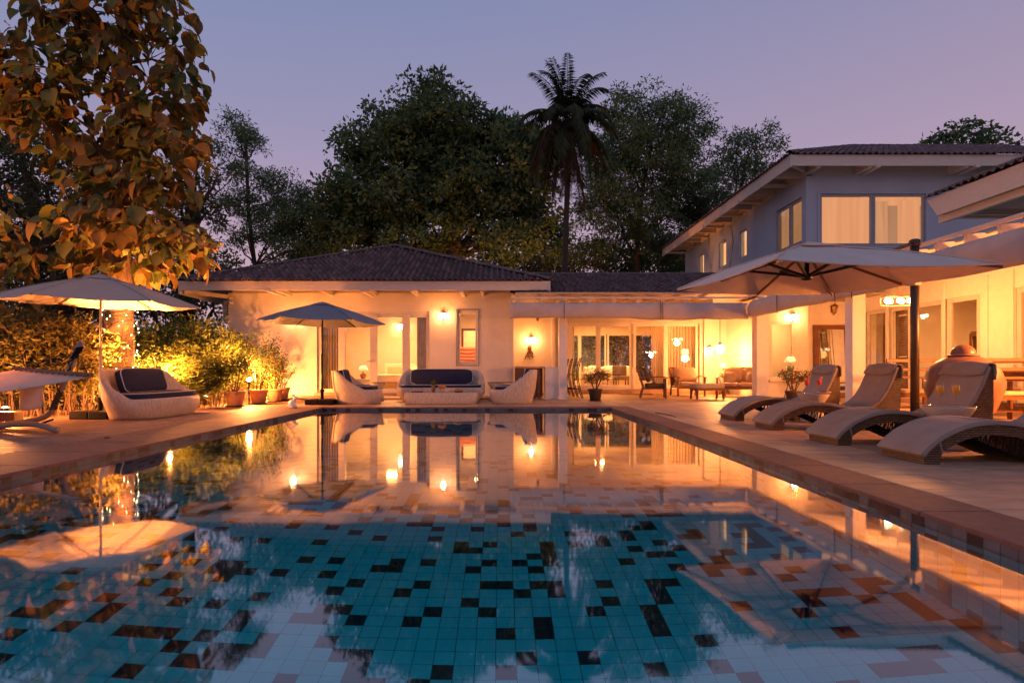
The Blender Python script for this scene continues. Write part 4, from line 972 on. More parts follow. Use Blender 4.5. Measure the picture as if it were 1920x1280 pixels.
# loungers -----------------------------------------------------------
ctop = smooth_curve([(-.03, .085), (.02, .145), (.09, .205), (.18, .270), (.37, .355), (.58, .393), (.8, .385), (.97, .350), (1.15, .318), (1.3, .330), (1.42, .385), (1.52, .485), (1.60, .62), (1.67, .78), (1.72, .90)], 3)
def offs(P, d):
    o_ = []
    for i, p in enumerate(P):
        a, b_ = P[max(i - 1, 0)], P[min(i + 1, len(P) - 1)]; tx_, tz_ = b_[0] - a[0], b_[1] - a[1]; L = math.hypot(tx_, tz_)
        o_.append((p[0] + d * tz_ / L, p[1] - d * tx_ / L))
    return o_
def make_lounger(label):
    T = thing('sun_lounger', label, 'sun lounger', (0, 0, 0), 0, 'sun loungers on the right of the pool'); W = .64
    c_lo = offs(ctop, .042)
    b = MB(); b.band(ctop, c_lo, -.01, W + .01); obj('cushion', b, M['greycush2'], T, bevel=.014, seg=3)
    w_top = offs(ctop, .046); lo = []
    for (x, z) in offs(ctop, .135): lo.append((x, z))
    under = [(max(x, .14) if x < .16 else x, max(z, 0.0)) for x, z in lo]
    k = next(i for i, q in enumerate(ctop) if q[0] > 1.22)
    lowc = [q for q in offs(ctop, .135)[:k] if q[0] > .20]
    side = [(.012, 0), (.014, .06)] + [q for q in w_top[1:k] if q[1] > .07] + lowc[::-1] + [(.175, .10), (.16, 0)]
    b = MB(); b.prism(side, .02, W - .02)
    obj('woven_arch', b, M['brownwicker'], T)
    rear = [(x, z) for x, z in w_top[k - 1:]]
    poly = [(1.02, .0)] + [(1.77, 0), (1.80, .45), (1.80, .90)] + rear[::-1] + [(1.12, .20), (1.02, .12)]
    b = MB(); b.prism(poly, .02, W - .02); obj('woven_back', b, M['brownwicker'], T)
    for y in (.0, W):
        b = MB(); b.tube([(x, y, z + .001) for x, z in offs(ctop, .005)], .0075, 5); obj('piping', b, M['greycush'], T, smooth=True)
    for xs in (.60, 1.12):
        i = min(range(len(ctop)), key=lambda q: abs(ctop[q][0] - xs)); x, z = ctop[i]; b = MB(); b.tube([(x, y, z + .0005 + .003 * math.sin(y * 9)) for y in np.linspace(0, W, 9)], .005, 4); obj('seam', b, M['greycush'], T)
    # dark open lattice hull between arch and ground
    b = MB(); hull = [(.46, .235), (.6, .17), (.78, .095), (.92, .035), (1.06, .004)]; hx = smooth_curve(hull, 3)
    for i in range(len(hx) - 1):
        (xa, za), (xb, zb_) = hx[i], hx[i + 1]
        b.bar((xa, .04, za), (xa, W - .04, za), .012)
    for j in range(17):
        y = .04 + j * (W - .08) / 16; b.tube([(x, y, z) for x, z in hx], .005, 4)
    for i in range(len(hx)):
        for y in (.03, W - .03): b.bar((hx[i][0], y, hx[i][1]), (hx[i][0] + .03, y, .26 - .03 * i / len(hx)), .01)
    obj('lattice_base', b, M['black'], T)
    # sheet folded over the top of the back
    b = MB(); P = []
    fl = [(1.655, .79), (1.70, .885), (1.735, .935), (1.775, .945), (1.815, .925), (1.822, .84), (1.818, .75 + .0)]
    for (x, z) in fl: P.append([Vector((x - .008 + random.uniform(-.004, .004), y, z + .012 * math.sin(y * 11 + x * 20))) for y in np.linspace(-.006, W + .006, 12)])
    b.grid(P); o = obj('head_cover', b, M['greycush2'], T, smooth=True); o.modifiers.new('s', 'SOLIDIFY').thickness = .012
    b = MB(); b.tube([(1.0, -.012, .30), (1.14, -.014, .255), (1.02, -.012, .20)], .006, 5); 
    b = MB(); b.bar((.13, -.013, .20), (.155, -.013, .10), .02, .006); obj('tie', b, M['greycush2'], T)
    return T
lz = [(5.30, 3.83, 'grey cushioned sun lounger nearest the camera, its head end cut off by the picture edge'),
      (6.60, 3.80, 'grey cushioned sun lounger second from the camera, in front of the big clay jar'),
      (8.27, 3.84, 'grey cushioned sun lounger third from the camera, beside the big cantilever parasol pole'),
      (9.80, 3.92, 'grey cushioned sun lounger farthest from the camera, by the red drinks')]
L0 = make_lounger(lz[0][2]); L0.location = (lz[0][1], lz[0][0], 0)
L0.rotation_euler = (0, 0, R(-.8))
for (y, x, lab), a_ in zip(lz[1:], (1.2, -1.0, 1.8)): dup(L0, (x, y, 0), R(a_), lab)

# parasols -----------------------------------------------------------
def canopy_mesh(n, r_, h, rot=0, drop=.0, sag=.05, m=10):
    """panelled cloth: n corners, slightly hollow between the ribs"""
    b = MB(); cor = [Vector((r_ * math.cos(2 * math.pi * k / n + rot), r_ * math.sin(2 * math.pi * k / n + rot), 0)) for k in range(n)]; ap = Vector((0, 0, h))
    for k in range(n):
        A, B = cor[k], cor[(k + 1) % n]; P = []
        for i in range(m + 1):
            t = i / m; row = []
            for j in range(7):
                s_ = j / 6; edge = A.lerp(B, s_) ; edge = edge * (1 - .035 * math.sin(math.pi * s_)); p = ap.lerp(edge, t); p.z = h * (1 - t) + h * .16 * math.sin(math.pi * t) * .5 - sag * t * math.sin(math.pi * s_) * .8
                p.z += .006 * math.sin(s_ * 19 + k * 2 + t * 5) * t; row.append(p)
            P.append(row)
        b.grid(P)
    return b, cor
def post_parasol(label, loc, m, polem, r_, h, zc, rot, tilt, base_rot=0):
    T = thing('parasol', label, 'parasol', loc)
    Mt = Matrix.Translation((0, 0, zc)) @ tilt
    b, cor = canopy_mesh(6, r_, h, rot); xf(b, Mt); o = obj('canopy', b, m, T, smooth=False)
    o.modifiers.new('s', 'SOLIDIFY').thickness = .006
    b = MB()
    for c in cor:
        b.tube([Mt @ Vector((c.x * t, c.y * t, h * (1 - t) + h * .08 * math.sin(math.pi * t) + .008)) for t in np.linspace(.05, 1, 9)], .007, 4)
    obj('seam_tape', b, m, T, kind='stuff')
    b, _ = canopy_mesh(6, r_ * .2, h * .2, rot, sag=.01, m=3); xf(b, Mt @ Matrix.Translation((0, 0, h * .82 + .03))); obj('vent_cap', b, m, T)
    for c in cor:
        b = MB(); b.bar(Mt @ Vector((0, 0, h - .05)), Mt @ (c * .985 + Vector((0, 0, -.012))), .018, .022); rb = obj('rib', b, M['wood'] if m is M['canopy_beige'] else polem, T)
        b = MB(); b.bar(Mt @ Vector((0, 0, h * .35)), Mt @ (c * .5 + Vector((0, 0, h * .52))), .014, .016); obj('strut', b, polem, rb)
    b = MB(); b.tube([(0, 0, .1), (0, 0, 1.25)], .026, 12); obj('lower_pole', b, polem, T, smooth=True)
    b = MB(); b.tube([(0, 0, 1.2), Mt @ Vector((0, 0, h + .02))], .021, 12); obj('upper_pole', b, polem, T, smooth=True)
    b = MB(); b.lathe([(.045, 0), (.045, .05), (.03, .06)], (0, 0, zc + h * .3), 12); obj('runner', b, polem, T, smooth=True)
    b = MB(); b.lathe([(.035, .13), (.042, .18), (.042, .30), (.055, .31), (.055, .36), (.035, .37)], n=14); obj('pole_socket', b, M['black'], T, smooth=True)
    for sx in (-1, 1):
        for sy in (-1, 1):
            b = MB(); b.box(.005 if sx > 0 else -.33, .33 if sx > 0 else -.005, .005 if sy > 0 else -.33, .33 if sy > 0 else -.005, 0, .13); obj('base_weight', xf(b, Matrix.Rotation(base_rot, 4, 'Z')), M['black'], T, bevel=.015)
    b = MB(); b.lathe([(.05, .131), (.05, .145)], n=14); obj('base_plate', b, M['black'], T)
    return T
post_parasol('sand coloured hexagonal parasol glowing from below behind the left wicker sofa', (-7.12, 10.45, 0), M['canopy_beige'], M['alu'], 1.58, .47, 2.05, R(30), Matrix.Rotation(R(1.5), 4, 'X') @ Matrix.Rotation(R(1.5), 4, 'Y'))
post_parasol('hexagonal parasol with cloth darkened for sky light in front of the cottage doors', (fx(604, 14.6), 14.6, 0), M['canopy_skylit'], M['blackmetal'], 1.55, .47, 2.04, R(12), Matrix.Rotation(R(0), 4, 'X') @ Matrix.Rotation(R(1.2), 4, 'Y'))

# cantilever parasol
T = thing('cantilever_parasol', 'large square white parasol on a side pole over the sun loungers', 'parasol', (6.5, 9.2, 0))
base = Vector((6.5, 9.2, 0)); cc = Vector((4.42, 8.0, 0))
cl, cb_, cr_, cf = at(1270, 543, 9.1), at(1560, 549, 9.5), at(1880, 495, 6.95), at(1453, 486, 6.55)
apx_ = at(1512, 461, 8.0) + Vector((0, 0, .0)); hub = at(1513, 519, 8.0)
b = MB(); cs = [cl, cf, cr_, cb_]; hemz = []
for k in range(4):
    A, B = cs[k], cs[(k + 1) % 4]; P = []
    for i in range(13):
        t = i / 12; row = []
        for j in range(11):
            s_ = j / 10; e_ = A.lerp(B, s_); p = apx_.lerp(e_, t); p.z += .04 * math.sin(math.pi * t) - .05 * t * t * math.sin(2 * math.pi * s_ % math.pi if False else math.pi * s_) ; row.append(p)
        P.append(row)
    b.grid(P)
for q_ in range(len(b.v)):
    v = Vector(b.v[q_]); b.v[q_] = (v.x, v.y, v.z + .006 * math.sin(v.x * 9 + v.y * 4) + .005 * math.sin(v.y * 13 - v.x * 3))
cano = obj('canopy', b, M['canopy_white'], T, world=True, smooth=False); cano.modifiers.new('s', 'SOLIDIFY').thickness = .007
b = MB()
for k in range(4):
    A, B = cs[k], cs[(k + 1) % 4]; P = []
    for i in (0, 1):
        t = .22 * i; P.append([apx_.lerp(A.lerp(B, j / 4), t) + Vector((0, 0, .045 + .004 * j)) for j in range(5)])
    b.grid(P)
obj('vent_cap', b, M['canopy_white'], T, world=True)
b = MB()
for c in cs: b.tube([apx_.lerp(c, t) + Vector((0, 0, .04 * math.sin(math.pi * t) + .012)) for t in np.linspace(.2, 1, 9)], .009, 4)
for k in range(4): b.tube([cs[k].lerp(cs[(k + 1) % 4], t) + Vector((0, 0, -.05 * math.sin(math.pi * t) + .0)) for t in np.linspace(0, 1, 11)], .010, 4)
obj('hem', b, M['canopy_white'], T, world=True, kind='stuff')
for k in range(4):
    A, B = cs[k], cs[(k + 1) % 4]
    for p_, full in ((A, 1), ((A + B) / 2, .97)):
        b = MB(); b.bar(apx_ - Vector((0, 0, .07)), apx_.lerp(p_, full) - Vector((0, 0, .035 + (.03 if full < 1 else 0))), .026, .03); rb = obj('rib', b, M['wood'], T, world=True)
        q = apx_.lerp(p_, .48); b = MB(); b.bar(hub, q - Vector((0, 0, .03)), .030, .034); o = obj('strut', b, M['blackmetal'], T, world=True)
b = MB(); b.lathe([(.03, -.05), (.07, -.04), (.07, .02), (.03, .05), (.025, .40)], tuple(hub), 14); obj('hub', b, M['blackmetal'], T, world=True, smooth=True)
pt = Vector((6.5, 9.2, 0)); zp = fz(452, 9.2); zbk = fz(527, 9.2)
b = MB(); b.tube([(6.5, 9.2, .1), (6.5, 9.2, zp)], .062, 16); obj('pole', b, M['polemetal'], T, world=True, smooth=True)
b = MB(); b.lathe([(.066, 0), (.078, .01), (.078, .09), (.05, .11)], (6.5, 9.2, zp - .08), 16); obj('pole_cap', b, M['polemetal'], T, world=True, smooth=True)
b = MB(); b.cbox((6.46, 9.18, zbk), (.20, .16, .15), rz=.5); b.cbox((6.36, 9.13, zbk + .04), (.14, .10, .09), rz=.5); obj('sliding_bracket', b, M['alu'], T, world=True, bevel=.015)
joint = at(1607, 502, 8.4)
b = MB(); b.bar((6.36, 9.12, zbk + .03), joint, .045, .055); obj('arm', b, M['blackmetal'], T, world=True)
b = MB(); b.bar(joint, apx_ - Vector((0, 0, .06)), .045, .05); obj('arm', b, M['blackmetal'], T, world=True)
b = MB(); b.cbox(tuple(joint), (.10, .08, .09)); obj('joint', b, M['blackmetal'], T, world=True, bevel=.01)
b = MB(); b.bar((6.47, 9.19, zp - .03), (5.75, 8.77, fz(478, 8.9)), .035, .05); obj('tie_bar', b, M['polemetal'], T, world=True)
b = MB(); b.bar((5.9, 9.2, .06), (7.1, 9.2, .06), .09, .09); obj('cross_foot', b, M['blackmetal'], T, world=True); b = MB(); b.bar((6.5, 8.6, .06), (6.5, 9.8, .06), .088, .085); obj('cross_foot', b, M['blackmetal'], T, world=True)

# hammock ------------------------------------------------------------
HYk = 8.6
T = thing('hammock_stand', 'curved wooden hammock stand with a rope bound upright at the left edge', 'hammock stand', (-8.3, HYk, 0))
q = [at(-80, 806, HYk), at(0, 797, HYk), at(70, 786, HYk), at(92, 775, HYk), at(100, 762, HYk), at(112, 735, HYk), at(128, 700, HYk), at(140, 665, HYk), at(154, 641, HYk)]
q = [Vector((p[0], HYk, p[1])) for p in smooth_curve([(a.x, max(a.z, .05)) for a in q], 4)]
b = MB(); b.tube(q, .042, 10); obj('curved_arm', b, M['bentwood'], T, world=True, smooth=True)
q = [Vector((fx(px, HYk - .25), HYk - .25 + (px > 60) * .0, fz(py, HYk - .25))) for px, py in ((-60, 805), (0, 802), (40, 794), (80, 791), (115, 793), (150, 802))]
q = [Vector((p[0], HYk - .12 - (p[0] + 8.2) * .25, max(p[1], .042))) for p in smooth_curve([(a.x, a.z) for a in q], 4)]
b = MB(); b.tube(q, .038, 10); obj('cross_foot', b, M['bentwood'], T, world=True, smooth=True)
b = MB(); c_ = at(84, 790, HYk - .1); b.tube([c_ + Vector((0, -.1, -.03)), c_ + Vector((0, .15, .02))], .018, 8); obj('bolt', b, M['blackmetal'], T, world=True)
b = MB()
for (u0, v0, u1, v1) in ((98, 768, 112, 735), (138, 672, 150, 650)):
    A, B = at(u0, v0, HYk), at(u1, v1, HYk); pts = []
    for k in range(61):
        t = k / 60; c_ = A.lerp(B, t); a = t * 9 * 2 * math.pi; pts.append(c_ + Vector((math.cos(a) * .05, math.sin(a) * .05, .012 * math.sin(a))))
    b.tube(pts, .009, 5)
pts = [at(112, 735, HYk - .05), at(106, 722, HYk - .1), at(118, 712, HYk - .05), at(116, 700, HYk - .06), at(132, 692, HYk - .05), at(128, 680, HYk - .07), at(140, 672, HYk - .05)]
b.tube([Vector(p) for p in smooth_curve([tuple(p) for p in pts], 4)], .010, 6); obj('rope_binding', b, M['black'], T, world=True)
HM = thing('hammock', 'cream cloth hammock slung from the wooden stand, with a hanging flap', 'hammock', (-8.6, 8.2, .6))
Y0, Y1 = 7.6, 9.0
c0, c1 = at(28, 690, 9.2), at(165, 703, 7.9)            # spreader bar ends
b = MB(); b.bar(c0 - Vector((.02, 0, 0)), c1 + Vector((.05, 0, 0)), .04, .05); obj('spreader_bar', b, M['wood'], HM, world=True)
ox, oy = -1, 0; P = []
d0, d1 = at(-260, 706, 8.6), at(-230, 738, 7.2)
n1, n2 = 16, 10
for i in range(n1 + 1):
    t = i / n1; A, B = c0.lerp(d0, t), c1.lerp(d1, t); row = []
    for j in range(n2 + 1):
        s_ = j / n2; p = A.lerp(B, s_); p.z -= .20 * math.sin(math.pi * min(t * .9, 1)) * (.45 + .55 * math.sin(math.pi * s_)) + .035; p += (B - A).normalized() * 0; row.append(p - (c0 - d0).normalized() * .06 * (t < .01) * 0)
    P.append(row)
b = MB(); b.grid(P); o = obj('cloth', b, M['hammock'], HM, world=True, smooth=True); o.modifiers.new('s', 'SOLIDIFY').thickness = .008
b = MB()
for k in range(13):
    p = c0.lerp(c1, (k + .5) / 13); b.cbox(tuple(p - Vector((0, 0, .035))), (.035, .035, .045))
obj('loops', b, M['wood'], HM, world=True, kind='stuff')
b = MB(); k0, k1 = at(36, 724, 7.95), at(78, 724, 7.75); P = []
for i in range(7):
    t = i / 6; P.append([k0.lerp(k1, s_) + Vector((.01 * math.sin(s_ * 9), .02 * math.sin(s_ * 7 + t * 3), -t * .31 - .01 * math.sin(s_ * 5))) for s_ in np.linspace(0, 1, 8)])
b.grid(P); o = obj('hanging_flap', b, M['hammock'], HM, world=True, smooth=True); o.modifiers.new('s', 'SOLIDIFY').thickness = .006
b = MB(); tp = at(147, 655, HYk)
for k in range(9):
    p = c0.lerp(c1, k / 8); b.tube([p, tp.lerp(p, .25)], .006, 4)
obj('rope_fan', b, M['black'], HM, world=True)
T = thing('timber_sleeper', 'dark timber sleeper edging on the ground behind the hammock', 'timber', (-8.3, 9.6, 0)); b = MB(); b.box(-1.6, .42, -.1, .1, 0, .17); obj('beam', b, M['wood'], T, bevel=.012)

# rabbit -------------------------------------------------------------
def blob(pts, rad, name, m, T, sub=2, n=10):
    b = MB(); b.tube(pts, rad, n); return obj(name, b, m, T, smooth=True, sub=1)
T = thing('rabbit_statue', 'small white glazed rabbit statue at the far left corner of the pool', 'statue', (fx(549, 13.1), 13.15, 0), R(0)); T.scale = (.92,) * 3
b = MB(); b.tube([(-.03, 0, .0), (-.05, 0, .05), (-.045, 0, .10), (-.02, 0, .15), (.01, 0, .185), (.025, 0, .205), (.045, 0, .235), (.075, 0, .24), (.10, 0, .225), (.115, 0, .215)], [.075, .095, .09, .07, .05, .042, .048, .045, .030, .014], 14); obj('body', b, M['rabbit'], T, smooth=True, sub=1)
for s_ in (-1, 1):
    b = MB(); b.tube([(.045, .02 * s_, .265), (.02, .028 * s_, .295), (-.02, .034 * s_, .315), (-.06, .036 * s_, .318)], [.010, .019, .018, .004], 8); obj('ear', b, M['rabbit'], T, smooth=True)
    b = MB(); b.tube([(-.04, .06 * s_, .035), (.01, .065 * s_, .028), (.06, .06 * s_, .018)], [.045, .032, .018], 8); obj('hind_foot', b, M['rabbit'], T, smooth=True)
    b = MB(); b.tube([(.015, .03 * s_, .14), (.045, .032 * s_, .07), (.06, .03 * s_, .012)], [.03, .02, .016], 8); obj('foreleg', b, M['rabbit'], T, smooth=True)
b = MB(); b.lathe([(.005, -.03), (.028, -.015), (.03, .005), (.015, .025), (.003, .03)], (-.145, 0, .05), 10); obj('tail', b, M['rabbit'], T, smooth=True)

# pots ---------------------------------------------------------------
def pot_mb(r_, h):
    b = MB(); b.lathe([(r_ * .68, .025), (r_ * .72, .03), (r_ * .90, h * .80), (r_ * .92, h * .82), (r_ * 1.0, h * .84), (r_ * 1.02, h * .97), (r_ * .98, h), (r_ * .88, h), (r_ * .86, h * .9)], n=28); return b
def potted(label, x, y, r_, h, bh, bw, leafm, nleaf=900, petals=0, petm='petal', potm='terracotta', lsize=.055, stems=7, cat='potted plant', spread=1.0):
    T = thing('potted_plant', label, cat, (x, y, 0)); T['label'] = label
    obj('pot', pot_mb(r_, h), M[potm], T, smooth=True)
    b = MB(); b.lathe([(r_ * .86, 0), (r_ * .9, .022), (r_ * .7, .024)], n=24); obj('saucer', b, M['black'], T, smooth=True)
    b = MB(); b.lathe([(r_ * .85, h * .93), (r_ * .4, h * .96)], n=20); obj('soil', b, M['soil'], T)
    b = MB(); tips = []
    for k in range(stems):
        a = k * 2.4 + random.random(); e_ = Vector((math.cos(a) * bw * random.uniform(.3, .8), math.sin(a) * bw * random.uniform(.3, .8), h + bh * random.uniform(.45, .9)))
        s0 = Vector((math.cos(a) * r_ * .2, math.sin(a) * r_ * .2, h * .93)); mid = s0.lerp(e_, .5) + Vector((random.uniform(-.05, .05), random.uniform(-.05, .05), .04)); b.tube([s0, mid, e_], [.014, .009, .004], 5)
        for _ in range(4):
            p = mid.lerp(e_, random.random()); q_ = p + Vector((random.uniform(-1, 1), random.uniform(-1, 1), random.uniform(.1, .8))) * bw * .4; b.tube([p, q_], [.005, .002], 4); tips.append(q_)
        tips.append(e_)
    obj('stems', b, M['darkbark'], T)
    tp_ = np.array([tuple(t) for t in tips]); ci = rng.integers(0, len(tp_), nleaf); C = tp_[ci] + rng.normal(size=(nleaf, 3)) * [bw * .17, bw * .17, bh * .10]
    D = rng.normal(size=(nleaf, 3)) * [1, 1, .6] + (C - [0, 0, h + bh * .4]) * .8
    link_mesh('foliage', leaf_mesh('foliage', C, rng.uniform(.6, 1.3, nleaf) * lsize, D, M[leafm], .5), T, 'stuff')
    if petals:
        C = tp_[rng.integers(0, len(tp_), petals)] + rng.normal(size=(petals, 3)) * [bw * .2, bw * .2, bh * .12]
        C = np.repeat(C, 6, 0); link_mesh('flowers', leaf_mesh('flowers', C, np.full(len(C), lsize * .9), rng.normal(size=(len(C), 3)), M[petm], .9), T, 'stuff')
    return T
potted('terracotta pot with a leafy shrub, leftmost of the four by the garden lamp', fx(437, 13.6), 13.7, .235, .36, .95, .42, 'f_pot', 1500, 8)
potted('terracotta pot with a tall flowering shrub just right of the bright garden lamp', fx(482, 14.6), 14.7, .225, .36, 1.35, .50, 'f_pot', 2300, 14)
potted('terracotta pot with a dark leafed shrub, third from the left by the cottage wall', fx(512, 15.5), 15.6, .215, .35, 1.0, .42, 'f_pot', 1300, 6)
potted('terracotta pot with a thin open shrub standing against the cottage wall', fx(541, 16.9), 16.4, .215, .36, .95, .42, 'f_hedge', 420, 0, stems=5)
potted('dark brown pot with an orange red flowering shrub near the bar stools on the terrace', fx(1116, 16.2), 16.2, .20, .33, .55, .42, 'f_pot', 900, 80, 'petal2', 'darkpot', lsize=.05)
potted('low pot with a red flowering bush under the lit green lamp', fx(1480, 15.6), 15.4, .20, .30, .50, .42, 'f_pot', 900, 30, 'petal', 'darkpot', lsize=.05)

# ground spot lamp ---------------------------------------------------
lp = at(467, 711, 14.6)
T = thing('garden_lamp', 'bright round garden lamp on a post among the potted plants', 'lamp', (lp.x, lp.y, 0))
b = MB(); b.tube([(0, 0, 0), (0, 0, lp.z - .06)], .02, 8); obj('post', b, M['blackmetal'], T)
b = MB(); b.lathe([(.05, -.09), (.075, -.05), (.08, -.045), (.03, -.05)], (0, 0, lp.z), 16); obj('socket', b, M['blackmetal'], T, smooth=True)
b = MB(); b.lathe([(.01, -.045), (.05, -.035), (.062, 0), (.045, .04), (.005, .055)], (0, 0, lp.z), 16); obj('bulb', b, glow('garden_bulb', (1, .80, .5), 60), T, smooth=True)
lamp((lp.x, lp.y, lp.z + .10), 330, WARM, .06, parent=T)
for (x, y, pw_, lab) in ((-7.4, 11.6, 90, 'ground spotlight hidden behind the left wicker sofa, aimed at the big tree'), (fx(232, 13.2), 13.2, 200, 'ground spotlight in the hedge at the foot of the big tree'), (fx(10, 9.9), 9.9, 110, 'small garden lamp low behind the hammock at the left edge'), (-6.6, 17.0, 210, 'added ground spotlight near the cottage corner, brightening the wall'), (-7.0, 12.4, 160, 'ground spotlight low in the hedge just right of the left wicker sofa'), (fx(285, 13.1), 13.1, 120, 'added light among the hedge shrubs behind the left sofa back'), (fx(335, 13.5), 13.5, 130, 'added light among the hedge shrubs behind the low end of the left sofa'), (fx(385, 14.1), 14.1, 130, 'added light among the hedge shrubs nearest the leftmost pot')):  # hedge shrub lights and cottage corner spotlight added to brighten leaves and wall
    T = thing('ground_spotlight', lab, 'spotlight', (x, y, 0)); b = MB(); b.lathe([(.05, 0), (.055, .14), (.07, .16), (.07, .22), (.062, .22)], n=14); obj('housing', b, M['blackmetal'], T, smooth=True)
    b = MB(); b.lathe([(.058, .215), (.03, .235), (.004, .24)], n=14); obj('lens', b, M['bulbsoft'], T, smooth=True); lamp((x, y, .85 if pw_ in (160, 120, 130) and y > 12.2 else .30), pw_, WARM, .05, parent=T)

# wall lanterns ------------------------------------------------------
def lantern(label, x, y, z, power, facing=(0, -1), lit=True, s=1.0, color=WARM):
    T = thing('wall_lantern', label, 'wall lamp', (x, y, z)); f = Vector((*facing, 0)); c = f * .12 * s
    b = MB(); b.cbox(tuple(f * .012 + Vector((0, 0, .0))), (.08 * s if facing[0] == 0 else .02, .02 if facing[0] == 0 else .08 * s, .18 * s)); obj('backplate', b, M['brass'], T, bevel=.006)
    b = MB(); b.tube([f * .02 + Vector((0, 0, -.05 * s)), f * .06 * s + Vector((0, 0, -.16 * s)), c + Vector((0, 0, -.13 * s))], .009 * s, 6); obj('bracket', b, M['brass'], T)
    b = MB(); b.lathe([(.01, -.13), (.035, -.11), (.04, -.10)], n=6); xf(b, Matrix.Translation(c) @ Matrix.Scale(s, 4)); obj('base', b, M['brass'], T)
    b = MB(); b.lathe([(.04, -.10), (.075, .04)], n=6); b.f = b.f[:6]; xf(b, Matrix.Translation(c) @ Matrix.Scale(s, 4)); obj('glass_body', b, M['bulb'] if lit else M['brass'], T)
    b = MB(); b.lathe([(.088, .042), (.07, .07), (.02, .10), (.012, .13), (.003, .15)], n=6); xf(b, Matrix.Translation(c) @ Matrix.Scale(s, 4)); obj('roof', b, M['brass'], T)
    if lit: lamp((x + c.x * 2.2, y + c.y * 2.2, z), power, color, .05, parent=T)
    return T
lantern('lit lantern on the white cottage wall between the doors and the narrow window', fx(831, 18.05), 18.19, fz(590, 18.1), 11)
lantern('lit lantern on the cottage wall just above the darker parasol', fx(551, 18.05), 18.19, fz(598, 18.1), 9)
lantern('lit lantern on the terrace wall above the octopus ornament at the bar', fx(996, TY - .1), TY - .01, fz(636, TY), 15, s=1.0)
lantern('lit lantern high on the nook wall above the green table lamp', fx(1491, 17.9), 18.09, fz(592, 17.9), 14)
lantern('unlit dark metal lantern above the leaning mirror', fx(1565, 18.35), 18.49, fz(578, 18.35), 0, lit=False, s=1.3)
lantern('added small lantern standing in for the pendant lamp reflection on the back wall', fx(1326, TY), TY - .15, fz(655, TY), 10, s=1.2)  # lantern added in place of the pendant lamp's mirrored blob

def pendant(label, x, y, z, ztop, power):
    T = thing('pendant_lamp', label, 'pendant lamp', (x, y, z)); b = MB(); b.tube([(0, 0, .18), (0, 0, ztop - z)], .012, 6); obj('cord', b, M['blackmetal'], T)
    b = MB(); b.lathe([(.11, .10), (.05, .15), (.02, .20)], n=16); obj('cap', b, M['brass'], T, smooth=True)
    b = MB(); b.lathe([(.02, -.20), (.10, -.16), (.15, -.05), (.14, .05), (.09, .11)], n=20); obj('glass_shade', b, glow('pendant_glow', (1, .74, .44), 14), T, smooth=True)
    lamp((x, y - .02, z - .28), power, WARM, .15, parent=T)
pendant('blazing glass pendant lamp hanging above the terrace sofas', fx(1350, 19.6), 19.6, fz(652, 19.6), 2.95, 175)
CH = T = thing('globe_chandelier', 'oval pendant lamp with glowing globes over the long dining table', 'pendant lamp', (fx(1683, 13.2), 13.2, fz(564, 13.2)))
b = MB(); n = 40
for dz in (-.09, .09): b.tube([(.36 * math.cos(2 * math.pi * k / n), .22 * math.sin(2 * math.pi * k / n), dz) for k in range(n + 1)], .008, 5, cap=False)
for k in range(10): a = 2 * math.pi * k / 10; b.tube([(.36 * math.cos(a), .22 * math.sin(a), -.09), (.38 * math.cos(a), .235 * math.sin(a), 0), (.36 * math.cos(a), .22 * math.sin(a), .09)], .005, 4)
obj('wire_cage', b, M['brass'], T)
b = MB(); b.tube([(0, 0, .1), (0, 0, .62)], .01, 6); b.tube([(-.3, 0, .1), (.3, 0, .1)], .012, 6); obj('hanging_rod', b, M['brass'], T)
for k, (x, y) in enumerate(((-.26, -.05), (-.12, .08), (0, -.08), (.14, .07), (.26, -.04))):
    b = MB(); b.lathe([(.01, -.06), (.05, -.04), (.064, 0), (.045, .045), (.01, .06)], (x, y, 0), 14); obj('glass_globe', b, glow('globe_glow', (1, .72, .40), 30), T, smooth=True)
dup(CH, (8.94, 8.0, 1.9), 0, 'added second oval pendant lamp out of view, warming the big parasol and loungers')  # extra chandelier out of view, added to warm the parasol underside
lamp((fx(1683, 13.2), 13.2, fz(564, 13.2) - .2), 115, WARM, .15, parent=T); lamp((8.94, 8.0, 1.72), 470, WARM, .15)

# table lamps --------------------------------------------------------
def table_lamp(label, x, y, z, s, power, basem, lit=True, shade_m=None):
    T = thing('table_lamp', label, 'table lamp', (x, y, z)); b = MB(); b.lathe([(.06, 0), (.07, .01), (.10, .07), (.105, .12), (.06, .18), (.03, .20), (.035, .22), (.012, .23), (.012, .27)], n=20); xf(b, Matrix.Scale(s, 4)); obj('base', b, basem, T, smooth=True)
    b = MB(); n = 30; vs = []
    for k in range(n * 2):
        a = math.pi * k / n; w_ = 1 + .02 * (k % 2); vs.append((.17 * s * w_ * math.cos(a), .17 * s * w_ * math.sin(a), .27 * s))
    for k in range(n * 2): a = math.pi * k / n; vs.append((.085 * s * math.cos(a), .085 * s * math.sin(a), .43 * s))
    m_ = n * 2; b.add(vs, [(k, (k + 1) % m_, m_ + (k + 1) % m_, m_ + k) for k in range(m_)]); obj('shade', b, shade_m or M['shade'], T)
    if lit:
        b = MB(); b.lathe([(.01, .28), (.03, .31), (.03, .34), (.01, .37)], n=10); xf(b, Matrix.Scale(s, 4)); obj('bulb', b, M['bulb'], T); lamp((x, y, z + .34 * s), power, WARM, .03, parent=T)
    return T
